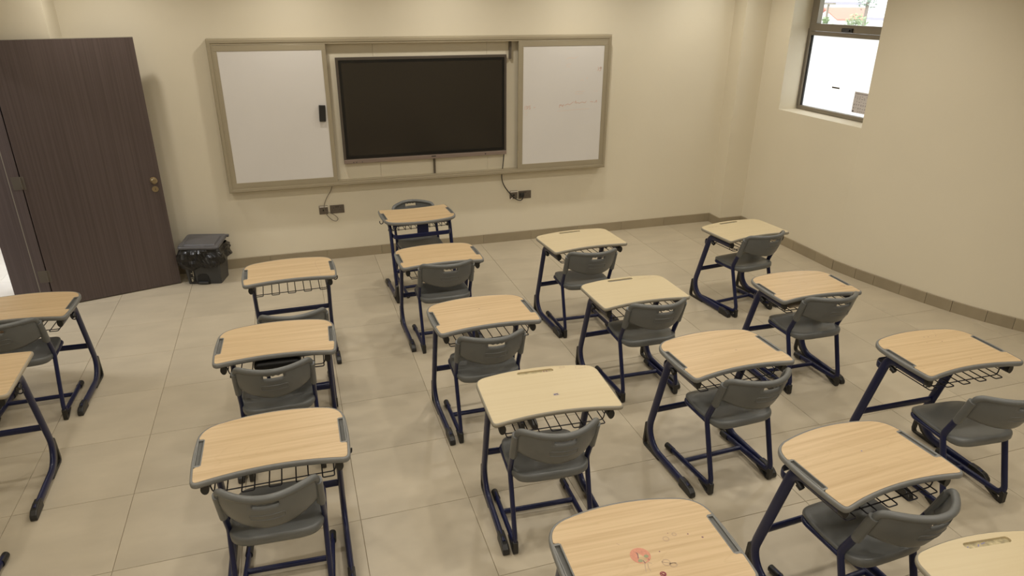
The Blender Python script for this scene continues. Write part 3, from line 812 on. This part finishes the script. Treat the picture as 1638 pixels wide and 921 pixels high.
DESKS = [
 ('A3', 'A', 0.841, -2.600, -0.008, 0.745, 'beech school desk with its wire basket showing, nearest of the row behind the bin'),
 ('A2', 'A', 0.864, -1.608, -0.034, 0.765, 'beech school desk with a black case in its basket, middle of the bin row'),
 ('A1', 'A', 0.953, -0.345, 0.019, 0.710, 'beech school desk nearest the waste bin, front of its row'),
 ('B1', 'A', 2.089, -0.313, 0.015, 0.701, 'beech school desk right behind the desk turned to face the class'),
 ('B2', 'A', 2.100, -1.600, 0.018, 0.766, 'beech school desk with one tiny dark dot, second behind the turned-round desk'),
 ('B3', 'B', 2.165, -2.600, -0.054, 0.762, 'pale school desk with a small blue ink doodle in the middle of its top'),
 ('C1', 'B', 3.277, -0.415, 0.062, 0.741, 'pale school desk with a far-edge pencil groove, nearest the right-hand wall socket'),
 ('C2', 'B', 3.250, -1.436, 0.015, 0.703, 'pale school desk with grey pencil groove, second in the row under the right whiteboard'),
 ('C3', 'A', 3.275, -2.482, 0.024, 0.755, 'beech school desk third back in the row under the right whiteboard'),
 ('C4', 'A', 3.273, -3.541, 0.050, 0.780, 'beech school desk with a tiny blue speck, fourth back under the right whiteboard'),
 ('D1', 'B', 4.826, -0.479, 0.106, 0.703, 'pale school desk standing nearest the corner column and window'),
 ('D2', 'A', 4.453, -1.720, -0.032, 0.715, 'beech school desk with papers in its basket, middle of the window row'),
 ('D3', 'A', 4.450, -2.884, -0.028, 0.780, 'beech school desk at the right edge, last of the window row'),
 ('B4', 'A', 2.127, -3.730, -0.055, 0.780, 'beech school desk with a red round doodle and ink smudges, cut by the bottom edge'),
 ('C5', 'B', 3.356, -4.250, -0.114, 0.740, 'pale school desk with a dirty pencil groove in the bottom right corner'),
 ('L1', 'A', -0.741, -0.535, -0.036, 0.711, 'beech school desk in front of the open door at the left edge'),
 ('L2', 'C', -0.751, -1.598, 0.020, 0.761, 'plain-edged school desk without trays, cut by the left edge'),
 ('B0', 'A', 2.110, 0.642, 3.190, 0.753, 'beech school desk turned to face the class below the television'),
]
DK = {}
DH = {}
def set_height(o, h):
    """height-adjustable frame: everything above the crossbar moves up or down with the top"""
    dh = h - DZ
    for c in o.children:
        k = c.name.split('.')[0]
        if k == 'leg':
            key = 'leg%.3f' % dh
            c.data = shared(key, lambda: leg_mesh(dh))
            for g in c.children:
                if g.name.split('.')[0] in ('end_plug', 'knob'): g.location.z = dh
        elif k == 'crossbar': c.location.z = 0.0
        elif k in ('rim', 'wood_top', 'pencil_tray', 'pencil_groove'): c.location.z = DZ + dh
        else: c.location.z = dh
    return dh
for nm, kind, x, yv, t, h, label in DESKS:
    if kind not in PROTO: PROTO[kind] = build_desk(kind); o = PROTO[kind]
    else: o = copy_tree(PROTO[kind])
    o.location = (x, yv, 0); o.rotation_euler = (0, 0, t)
    DH[nm] = set_height(o, h)
    tag(o, label, 'desk', 'school desks set out in rows'); DK[nm] = o

# marks drawn on individual tops (flat ink, parts of that desk)
ZT = DZ + .0008
def ring_pts(cx, cy, r, n=26, a0=0, a1=360, sq=1.0): return [(cx + r*math.cos(math.radians(a0 + (a1-a0)*k/n)), cy + sq*r*math.sin(math.radians(a0 + (a1-a0)*k/n))) for k in range(n+1)]
def ink_part(name, mat, desk, strokes=(), polys=(), w=.0025, z=ZT):
    mb = MB()
    for pts in polys: mb.add([(x, yv, z) for x, yv in pts], [tuple(range(len(pts)))])
    for pts in strokes:
        for (x0, y0), (x1, y1) in zip(pts[:-1], pts[1:]):
            d = Vector((x1-x0, y1-y0))
            if d.length < 1e-6: continue
            d.normalize(); nv = Vector((-d.y, d.x)) * w/2
            mb.add([(x0+nv.x, y0+nv.y, z+.0002), (x0-nv.x, y0-nv.y, z+.0002), (x1-nv.x, y1-nv.y, z+.0002), (x1+nv.x, y1+nv.y, z+.0002)], [(0,1,2,3)])
    o = mb.build(name, mat, DK[desk]); o.location.z = DH[desk]; return o
# pixel-measured spots converted to the desk's own axes
def loc(desk, x, yv):
    o = DK[desk]; t = o.rotation_euler[2]; k = (2.6062 - DZ - DH[desk]) / (2.6062 - DZ)
    x, yv = 1.0768 + (x - 1.0768) * k, -5.3984 + (yv + 5.3984) * k
    dx, dy = x - o.location.x, yv - o.location.y
    return (dx*math.cos(t) + dy*math.sin(t), -dx*math.sin(t) + dy*math.cos(t))
cx, cy = loc('B4', 2.104, -3.742); R_ = .037
ink_part('red_doodle', 'doodle_red', 'B4', polys=[ring_pts(cx, cy, R_, 40)[:-1]])
ink_part('doodle_clearing', 'wood', 'B4', polys=[[(cx - .004, cy + .014), (cx + .010, cy - .008), (cx + .016, cy - .028), (cx - .004, cy - .036), (cx - .012, cy - .020)]], z=ZT + .0003)
ink_part('green_doodle', 'doodle_green', 'B4', polys=[ring_pts(cx + .019, cy - .008, .0085, 14, sq=.9)[:-1], ring_pts(cx - .010, cy - .023, .009, 14, sq=.8)[:-1]], z=ZT + .0004)
ink_part('outline_doodle', 'doodle_dark', 'B4', strokes=[[(cx - .010, cy + .016), (cx - .006, cy + .010), (cx - .012, cy - .010)], [(cx + .000, cy - .024), (cx + .002, cy - .038)], [(cx + .02, cy - .022), (cx + .023, cy - .026)]], w=.003, z=ZT + .0005)
sm = [[(cx + .000, cy - .038), (cx - .008, cy - .060), (cx - .012, cy - .075)], [(cx + .010, cy - .040), (cx + .004, cy - .058), (cx + .006, cy - .075)], [(cx + .012, cy - .034), (cx + .024, cy - .045)], ring_pts(cx + .075, cy - .052, .014, 14), ring_pts(cx + .095, cy - .068, .013, 14, sq=.7), [(cx + .06, cy - .045), (cx + .09, cy - .06), (cx + .11, cy - .062)], ring_pts(cx + .125, cy + .052, .011, 12), ring_pts(cx + .165, cy + .066, .008, 10), [(cx - .06, cy + .075), (cx - .052, cy + .066)]]
ink_part('pencil_smudge', 'doodle_pencil', 'B4', strokes=sm, w=.003)
rx, ry = loc('B4', 2.140, -3.843)
ink_part('crimson_scribble', 'doodle_crimson', 'B4', strokes=[ring_pts(rx, ry, .010, 14), ring_pts(rx + .001, ry, .006, 12), [(rx - .008, ry + .005), (rx + .004, ry - .006)]], w=.0032)
dots = []
for (px, py, r) in ((2.325, -3.698, .0032), (2.369, -3.729, .0042), (2.255, -3.672, .002), (2.18, -3.745, .0028)):
    a, b = loc('B4', px, py); dots.append(ring_pts(a, b, r, 8)[:-1])
ink_part('ink_dot', 'doodle_dark', 'B4', polys=dots)
a, b = loc('B3', 2.206, -2.639)
ink_part('blue_doodle', 'doodle_blue', 'B3', strokes=[ring_pts(a, b, .011, 14, sq=.8), ring_pts(a - .006, b, .004, 8), ring_pts(a + .007, b + .002, .004, 8), [(a - .016, b - .006), (a + .014, b + .012)], [(a - .014, b + .010), (a + .018, b - .006)]], w=.0022)
a, b = loc('B3', 2.334, -2.390)
ink_part('pencil_doodle', 'doodle_pencil', 'B3', strokes=[[(a - .014, b - .008), (a + .014, b - .006), (a + .016, b + .008), (a - .008, b + .008), (a - .014, b - .008)]], w=.002)
ink_part('pencil_doodle', 'doodle_pencil', 'B3', strokes=[[(a + .07, b - .035), (a + .075, b - .01), (a + .12, b - .006), (a + .125, b - .032), (a + .08, b - .036)]], w=.002)
for d, x, yv in (('B2', 2.105, -1.53), ('C4', 3.335, -3.48)):
    a, b = loc(d, x, yv); ink_part('ink_dot', 'doodle_dark' if d == 'B2' else 'doodle_blue', d, polys=[ring_pts(a, b, .0038, 8)[:-1]])
a, b = loc('C3', 3.36, -2.50); ink_part('ink_dot', 'doodle_pencil', 'C3', polys=[ring_pts(a, b, .006, 10)[:-1]])
ink_part('stain_dots', 'doodle_dark', 'D3', polys=[ring_pts(px, py, r, 7)[:-1] for px, py, r in ((.02, .15, .0028), (.045, .145, .003), (.10, .145, .003), (-.02, .09, .0025), (.08, .08, .003), (.06, -.13, .0024))])
ink_part('pencil_doodle', 'doodle_pencil', 'D1', strokes=[[(-.27, .13), (-.25, .15), (-.23, .13), (-.21, .15), (-.19, .13), (-.17, .15), (-.16, .13)]], w=.003)
ink_part('pencil_doodle', 'doodle_pencil', 'C1', strokes=[[(.10, .19), (.14, .20), (.18, .18), (.22, .19)]], w=.003)
ink_part('pencil_doodle', 'doodle_pencil', 'C1', strokes=[[(-.29, .14), (-.275, .16), (-.265, .14)]], w=.003)
ink_part('pencil_doodle', 'doodle_pencil', 'C2', strokes=[[(.14, .19), (.15, .17), (.19, .168), (.20, .185)]], w=.002)
ink_part('pencil_doodle', 'doodle_pencil', 'C2', strokes=[[(.22, .18), (.25, .185)]], w=.002)
ink_part('ink_doodle', 'doodle_crimson', 'D2', strokes=[[(.24, -.11), (.255, -.10), (.27, -.115), (.262, -.125), (.25, -.115)]], w=.002)
ink_part('pencil_line', 'doodle_pencil', 'A1', strokes=[[(.262, .145), (.215, .135), (.195, .10), (.195, .02), (.21, -.10), (.215, -.19)]], w=.0018)
for d_ in ('C5', 'B3'):
    for ch in DK[d_].children:
        if ch.name.startswith('pencil_groove'): ch.data = ch.data.copy(); ch.data.materials[0] = MAT['groove_dirty']
ink_part('groove_dirt', 'doodle_blue', 'C5', strokes=[[(-.085, .189), (-.078, .193)], [(-.04, .186), (-.03, .196)], [(-.02, .195), (.0, .199)]], w=.004, z=DZ - .0080)
ink_part('groove_dirt', 'doodle_dark', 'B3', strokes=[[(.048, .178), (.050, .204)], [(.066, .178), (.066, .204)], [(-.07, .188), (-.062, .189)]], w=.005, z=DZ - .0080)

# things lying in desk baskets
def in_basket(desk, name, mat, dims, off, label, cat, rz=0.0):
    o = DK[desk]; t = o.rotation_euler[2]; p = Vector(off[:2]); p.rotate(Matrix.Rotation(t, 2))
    mb = MB(); w, d, h = dims
    if cat == 'case':
        ring = [loop(w/2, d/2, 0, .02, 4), loop(w/2 + .004, d/2 + .004, h*.3, .022, 4), loop(w/2, d/2, h*.75, .02, 4), loop(w/2 - .02, d/2 - .02, h, .02, 4)]
        v, f = loft(ring); mb.add(v, f, True)
    else:
        for k in range(4):
            g = k * .003
            mb.add([(-w/2 + g, -d/2 - g, k*h/4), (w/2 + g, -d/2 + g, k*h/4), (w/2 - g, d/2 + g, k*h/4 + .001), (-w/2 + g, d/2 - g, k*h/4), (-w/2 + g, -d/2 - g, (k+.6)*h/4), (w/2 + g, -d/2 + g, (k+.6)*h/4), (w/2 - g, d/2 + g, (k+.6)*h/4 + .001), (-w/2 + g, d/2 - g, (k+.6)*h/4)], [(0,3,2,1),(4,5,6,7),(0,1,5,4),(1,2,6,5),(2,3,7,6),(3,0,4,7)])
    q = mb.build(name, mat); q.location = (o.location.x + p.x, o.location.y + p.y, .6436 + DH[desk]); q.rotation_euler = (0, 0, t + rz)
    tag(q, label, cat)
in_basket('A2', 'pencil_case', 'case', (.25, .17, .050), (.0, -.075), 'black case lying in the basket of the middle desk behind the bin', 'case')
in_basket('D2', 'paper_stack', 'sheet', (.27, .17, .014), (-.06, -.045), 'loose papers lying in the basket of the middle window-row desk', 'paper', .1)
in_basket('L1', 'notebook', 'card', (.20, .22, .022), (.02, -.05), 'brown notebook in the basket of the desk before the door', 'notebook', -.1)

# ================================================================== CHAIRS
def seat_mesh():
    """moulded seat pan: rounded outline, shallow dish, waterfall front, rolled edge"""
    O = []
    for k in range(56):
        a = 2*math.pi*k/56; c, s = math.cos(a), math.sin(a)
        e = 2/4.4 if s > 0 else 2/4.6
        x = .205 * math.copysign(abs(c)**e, c); yv = (.19 if s > 0 else .205) * math.copysign(abs(s)**e, s)
        x *= 1 - .06 * max(0, yv) / .19
        O.append((x, yv))
    def zt(x, yv, r):
        z = .450 - .016 * math.exp(-((yv + .02)/.12)**2) * (1 - (x/.21)**2)
        z -= .022 * max(0, (yv - .10)/.09)**2
        z += .008 * max(0, (-yv - .10)/.10)
        return z
    loops = []
    for sc, dz in ((.80, -.020), (.97, -.040), (1.0, -.032), (1.0, -.014), (.985, -.004), (.95, 0), (.86, 0), (.7, 0), (.5, 0), (.3, 0), (.12, 0)):
        loops.append([(x*sc, yv*sc, zt(x*sc, yv*sc, sc) + dz * (.62 + .55 * max(0, min(1, (-yv - .06)/.12)))) for x, yv in O])
    v, f = loft(loops); return MB().add(v, f, True).mesh('seat', 'chair')
def yb(z): return -.160 - .33 * (z - .56)
ZTOP = .747
def bow(u): return .120 * (1 - min(1, abs(u))**2.0)
def ztop(u): return ZTOP + .014 * (1 - min(1, abs(u))**2)
HOLE_U = [-.27 + .54*k/8 for k in range(9)]
def back_panel():
    us = [-1, -.93, -.82, -.70, -.58, -.46, -.36] + HOLE_U + [.36, .46, .58, .70, .82, .93, 1]
    vsn = [0, .06, .14, .25, .36, .47, .57, .68, .775, .82, .87, .915, .96, 1]
    iu0, iu1 = us.index(HOLE_U[0]), us.index(HOLE_U[-1]); iv0, iv1 = vsn.index(.775), vsn.index(.915)
    V, F = [], []
    for i, u in enumerate(us):
        bot = .576 + .036 * abs(u)**2.5; top = ztop(u) - .004
        for j, vv in enumerate(vsn):
            z = bot + (top - bot) * vv
            if j == iv1 and iu0 < i < iu1: z += (-.005 if (i - iu0) % 2 == 0 else .001)
            V.append((.196 * u, yb(z) - bow(u) - .010 * math.sin(math.pi * vv), z))
    nj = len(vsn)
    for i in range(len(us) - 1):
        for j in range(nj - 1):
            if iu0 <= i < iu1 and iv0 <= j < iv1: continue
            F.append((i*nj+j, (i+1)*nj+j, (i+1)*nj+j+1, i*nj+j+1))
    return V, F
def back_mesh():
    V, F = back_panel()
    bm = bmesh.new(); bv = [bm.verts.new(p) for p in V]; bm.verts.ensure_lookup_table()
    for f in F: bm.faces.new([bv[i] for i in f])
    bm.normal_update()
    # thickness
    off = .0065
    nrm = {v: v.normal.copy() for v in bm.verts}
    edges = [e for e in bm.edges if e.is_boundary]
    dup = {}
    for v in list(bv): dup[v] = bm.verts.new(v.co - nrm[v] * off)
    for v in bv: v.co = v.co + nrm[v] * off
    faces = list(bm.faces)
    for f in faces: bm.faces.new([dup[v] for v in reversed(list(f.verts))])
    for e in edges:
        a, b = e.verts; bm.faces.new([a, b, dup[b], dup[a]])
    for v in [v for v in bm.verts if not v.link_faces]: bm.verts.remove(v)
    bmesh.ops.recalc_face_normals(bm, faces=bm.faces)
    me = bpy.data.meshes.new('panel_tmp'); bm.to_mesh(me); bm.free()
    mb = MB(); mb.add([v.co for v in me.vertices], [tuple(p.vertices) for p in me.polygons], True)
    bpy.data.meshes.remove(me)
    # rolled rim: sleeve - top edge - sleeve
    path = []
    zs = [.562, .59, .62, .65, .69, .720]
    for z in zs: path.append((-.196, yb(z) - 0.0, z))
    r = .024
    for k in range(1, 7):
        a = math.pi/2 * k/6; x = -.196 + r*(1 - math.cos(a)); z = .720 + (ztop(x/.196) - .720) * math.sin(a); u = x/.196
        path.append((x, yb(z) - bow(u), z))
    for k in range(1, 14):
        x = -.172 + .344*k/14; path.append((x, yb(ZTOP) - bow(x/.196), ztop(x/.196)))
    path += [(-x, yv, z) for x, yv, z in reversed(path[:12])]
    mb.sweep(path, .0160, .0160, n=10)
    for sg in (-1, 1):      # sleeves over the uprights
        mb.sweep([(sg*.203, yb(z) + .003, z) for z in (.556, .560, .60, .65, .69, .712)], .0175, .0225, n=12, ref=(1, 0, 0))
    return mb.mesh('backrest', 'chair')
def rib_mesh():
    mb = MB(); pts = []
    w, h, r, zc = .070, .016, .010, .655
    flat = []
    for cxx, czz, a0 in ((w-r, h-r, 0), (-w+r, h-r, 90), (-w+r, -h+r, 180), (w-r, -h+r, 270)):
        for k in range(5):
            a = math.radians(a0 + 22.5*k); flat.append((cxx + r*math.cos(a), czz + r*math.sin(a)))
    dense2 = []
    for (x0, z0), (x1, z1) in zip(flat, flat[1:] + flat[:1]):
        n = max(1, int(math.hypot(x1-x0, z1-z0)/.02))
        for k in range(n): dense2.append((x0 + (x1-x0)*k/n, z0 + (z1-z0)*k/n))
    dense2.append(dense2[0])
    for x, dz in dense2:
        z = zc + dz; u = x/.196; bot = .576 + .036*abs(u)**2.5; vv = (z - bot)/(ztop(u) - .004 - bot)
        pts.append((x, yb(z) - bow(u) - .010*math.sin(math.pi*vv) - .0065, z))
    mb.sweep(pts, .0032, n=6, caps=False)
    return mb.mesh('moulded_rib', 'chair')
CX = .203
side_path = fillet([(0, .215, .024), (0, -.226, .052), (0, -.102, .440), (0, -.193, .66)], [.045, .07], 7)
def m_side(): return MB().sweep(side_path, .0125, .0185, n=12, ref=(1, 0, 0)).mesh('side_frame', 'blue')
def m_fcap():
    mb = MB(); mb.sweep([(0, .175, .0255), (0, .180, .0245), (0, .226, .0215), (0, .238, .0205), (0, .243, .020)], .0185, .0195, n=12, ref=(1, 0, 0)); return mb.mesh('end_cap', 'black')
def m_rpad():
    return holed_prism([(-.110, .030), (-.200, 0.0), (-.226, 0.0), (-.233, .012), (-.230, .074), (-.215, .080), (-.20, .05), (-.16, .044)],
                       [(-.160, .030), (-.194, .012), (-.206, .012), (-.208, .040), (-.19, .037)], -.0135, .0135, 'foot_pad', 'black')
def m_fbar(): return MB().sweep([(-CX, .055, .034), (CX, .055, .034)], .0145, .0145, n=12).mesh('floor_bar', 'blue')
def m_rail():
    mb = MB(); mb.sweep(fillet([(-.203, -.10, .420), (-.194, .152, .412), (.194, .152, .412), (.203, -.10, .420)], .06, 6), .0125, n=10); return mb.mesh('seat_rail', 'blue')
def m_rear(): return MB().sweep([(-.20, -.105, .410), (.20, -.105, .410)], .010, n=10).mesh('rear_rail', 'blue')
def build_chair():
    e = empty('school_chair')
    part('seat', seat_mesh(), e)
    b = part('backrest', back_mesh(), e); part('moulded_rib', rib_mesh(), b)
    ms, mc, mp_ = m_side(), m_fcap(), m_rpad()
    for s in (-1, 1):
        sf = part('side_frame', ms, e, (s*CX, 0, 0)); part('end_cap', mc, sf); part('foot_pad', mp_, sf, (0,0,0), None, .003)
    part('floor_bar', m_fbar(), e); part('seat_rail', m_rail(), e); part('rear_rail', m_rear(), e)
    return e
CHAIRS = [
 ('A1', 0.956, -1.000, 0.022, 'grey plastic chair with only its top edge showing, behind the desk nearest the bin'),
 ('A2', 0.837, -1.651, 0.012, 'grey plastic chair at the middle desk of the row behind the bin'),
 ('A3', 0.831, -2.690, -0.060, 'grey plastic chair nearest the camera at the left, below the desk with showing basket'),
 ('B1', 2.094, -0.422, -0.004, 'grey plastic chair at the desk just behind the turned-round desk'),
 ('B2', 2.091, -1.656, -0.010, 'grey plastic chair at the second desk behind the turned-round one'),
 ('B3', 2.136, -2.657, -0.055, 'grey plastic chair at the pale desk with the blue ink doodle'),
 ('C1', 3.264, -0.510, -0.040, 'grey plastic chair at the pale desk nearest the right-hand wall socket'),
 ('C2', 3.280, -1.536, -0.025, 'grey plastic chair at the second desk of the row under the right whiteboard'),
 ('C3', 3.314, -2.543, 0.030, 'grey plastic chair at the third desk of the row under the right whiteboard'),
 ('C4', 3.300, -3.585, 0.045, 'grey plastic chair seen from above at the desk with the blue speck'),
 ('D1', 4.810, -0.556, 0.130, 'grey plastic chair turned slightly at the pale desk nearest the corner column'),
 ('D2', 4.463, -1.788, -0.024, 'grey plastic chair at the middle desk of the window row'),
 ('D3', 4.460, -3.084, -0.085, 'grey plastic chair at the right edge, at the last window-row desk'),
 ('L1', -0.763, -0.626, 0.020, 'grey plastic chair cut by the left edge at the desk before the open door'),
 ('B0', 2.138, 0.715, 3.220, 'grey plastic chair with its back to the front wall under the television'),
 ('L2', -0.723, -2.373, 0.000, 'chair in the lower left corner, only a black foot cap in view'),
]
proto = None
for nm, x, yv, t, label in CHAIRS:
    if proto is None: proto = build_chair(); o = proto
    else: o = copy_tree(proto)
    o.location = (x, yv, 0); o.rotation_euler = (0, 0, t); tag(o, label, 'chair', 'grey school chairs at the desks')

# ================================================================== CEILING LAMPS (above the frame)
rows = [1.00, -0.85, -2.65, -4.45, -6.3]; cols = [-0.30, 1.20, 2.65, 4.05, 5.48]
ld = bpy.data.lights.new('downlight', 'AREA'); ld.shape = 'DISK'; ld.size = .12; ld.energy = LAMP_POWER; ld.color = LAMP_COLOR; ld.spread = LAMP_SPREAD
def build_lamp():
    e = empty('downlight')
    mb = MB(); n = 28
    prof = [(.085, 0), (.085, -.003), (.100, -.006), (.112, -.003), (.112, 0)]
    v = [(r*math.cos(2*math.pi*k/n), r*math.sin(2*math.pi*k/n), z) for r, z in prof for k in range(n)]
    f = [(i*n+k, i*n+(k+1) % n, (i+1)*n+(k+1) % n, (i+1)*n+k) for i in range(len(prof)-1) for k in range(n)]
    mb.add(v, f, True).build('trim_ring', 'lamp_trim', e)
    MB().cyl((0, 0, -.001), (0, 0, 0), .085, n=28).build('diffuser', 'lamp', e)
    L = bpy.data.objects.new('downlight_light', ld); COL.objects.link(L); L.parent = e; L.location = (0, 0, -.010)
    return e
pl_ = None
rown = ['first', 'second', 'third', 'fourth', 'fifth']
for j, yv in enumerate(rows):
    for i, x in enumerate(cols):
        if pl_ is None: pl_ = build_lamp(); o = pl_
        else: o = copy_tree(pl_)
        o.location = (x, yv, CEIL - .0005)
        tag(o, 'round recessed ceiling downlight above the picture', 'ceiling light', 'ceiling downlights')
cl = bpy.data.lights.new('corridor_light', 'AREA'); cl.shape = 'DISK'; cl.size = .3; cl.energy = 42; cl.color = (.97, .97, 1.0)
lo = copy_tree(pl_); lo.location = (-2.4, .6, CEIL - .0005); tag(lo, 'round recessed downlight in the corridor beyond the door', 'ceiling light')
for ch in list(lo.children):
    if ch.type == 'LIGHT': ch.data = cl

# ================================================================== OUTSIDE, seen through the clear upper pane
structure(MB().box(9.5, 120, -60, 120, -6.2, -6.0).build('ground_outside', 'ground'))
def house(name, x, y0, y1, z1, bands, label, roof=False):
    e = empty(name, (x, (y0 + y1)/2, -6.0)); w = (y1 - y0)/2; h = z1 + 6.0
    MB().box(0, 8, -w, w, 0, h).build('wall', 'facade', e)
    for (a, b, z, hh) in bands:
        MB().box(-.35, 0.05, a - (y0+y1)/2, b - (y0+y1)/2, z + 6.0, z + hh + 6.0).build('balcony_band', 'facade_band', e)
    if roof:
        for a, b in (((-w - .3, h - .1), (0, h + .62)), ((0, h + .62), (w + .3, h - .1))):
            MB().prism([a, b, (b[0], b[1] + .09), (a[0], a[1] + .09)], -.4, 8.2, 'X').build('roof', 'redroof', e)
        MB().prism([(-w, h), (w, h), (0, h + .6)], -.02, 7.9, 'X').build('gable', 'facade', e)
    tag(e, label, 'building')
house('apartment_block', 52, 36, 58, 9, [(49.2, 53.5, 1.98, .26), (54, 57.4, 2.1, .22), (43.0, 46.2, 1.95, .3), (40.2, 42.0, 2.7, .3)], 'white apartment block with grey bands seen through the upper pane')
house('roofed_house', 38, 36.0, 38.3, 1.25, [], 'small white house with a red roof seen through the upper pane', True)
house('terrace_house', 36, 26.5, 31.5, 2.3, [(27.0, 29.0, 1.75, .16), (29.3, 31.2, 1.35, .14), (27.2, 29.2, 1.15, .14)], 'white terrace with dark ledges at the right of the upper pane')
def blob_tree(name, x, yv, z, r, n, mat, label, trunk=True):
    e = empty(name, (x, yv, -6.0)); rt = random.Random(int(x * 7 + yv)); mb = MB()
    for k in range(n):
        d = Vector((rt.gauss(0, 1), rt.gauss(0, 1), rt.gauss(0, 1))); d.normalize(); d *= r * rt.random()**.4; c = d + Vector((0, 0, z + 6.0))
        s = r * rt.uniform(.10, .2); t1 = Vector((rt.gauss(0,1), rt.gauss(0,1), rt.gauss(0,1))).normalized(); t2 = t1.orthogonal().normalized()
        mb.add([c - t1*s, c + t2*s*.5, c + t1*s, c - t2*s*.5], [(0, 1, 2, 3)])
    mb.build('foliage', mat, e)
    if trunk: MB().cyl((0, 0, 0), (0, 0, z + 6.0), .16, .09, n=8).build('trunk', 'trunk', e)
    tag(e, label, 'tree')
def palm(name, x, yv, z, r, label):
    e = empty(name, (x, yv, -6.0)); rt = random.Random(5); mb = MB()
    for k in range(26):
        a = rt.uniform(0, 6.28); el = rt.uniform(.2, 1.35); pts = []
        for i in range(6):
            t = i/5; pts.append(Vector((math.cos(a)*r*t*math.cos(el), math.sin(a)*r*t*math.cos(el), z + 6.0 + r*t*math.sin(el) - .55*r*t*t)))
        sd = Vector((-math.sin(a), math.cos(a), 0))
        for i in range(5):
            w0, w1 = .10*(1 - i/5.5), .10*(1 - (i+1)/5.5); mb.add([pts[i]-sd*w0, pts[i]+sd*w0, pts[i+1]+sd*w1, pts[i+1]-sd*w1], [(0, 1, 2, 3)])
    mb.build('fronds', 'leaf', e); MB().cyl((0, 0, 0), (0, 0, z + 6.0), .2, .14, n=8).build('trunk', 'trunk', e)
    tag(e, label, 'tree')
palm('palm_tree', 30, 28.0, 1.25, .9, 'bushy palm at the left of the upper window pane')
blob_tree('round_tree', 30, 25.75, 1.25, .62, 500, 'leaf', 'rounded pale green tree in the upper window pane')
blob_tree('tall_tree', 33, 28.35, 2.65, .75, 160, 'leaf_dark', 'tall thin-leaved grey-green tree against the houses')
pp = empty('street_pole', (34, 32.6, -6.0)); MB().cyl((0, 0, 0), (0, 0, 8.3), .09, .07, n=10).build('pole', 'cable_grey', pp); MB().box(-.1, .1, -.5, .5, 8.2, 8.3).build('arm', 'cable_grey', pp)
tag(pp, 'thin grey street pole between palm and tree outside', 'pole')
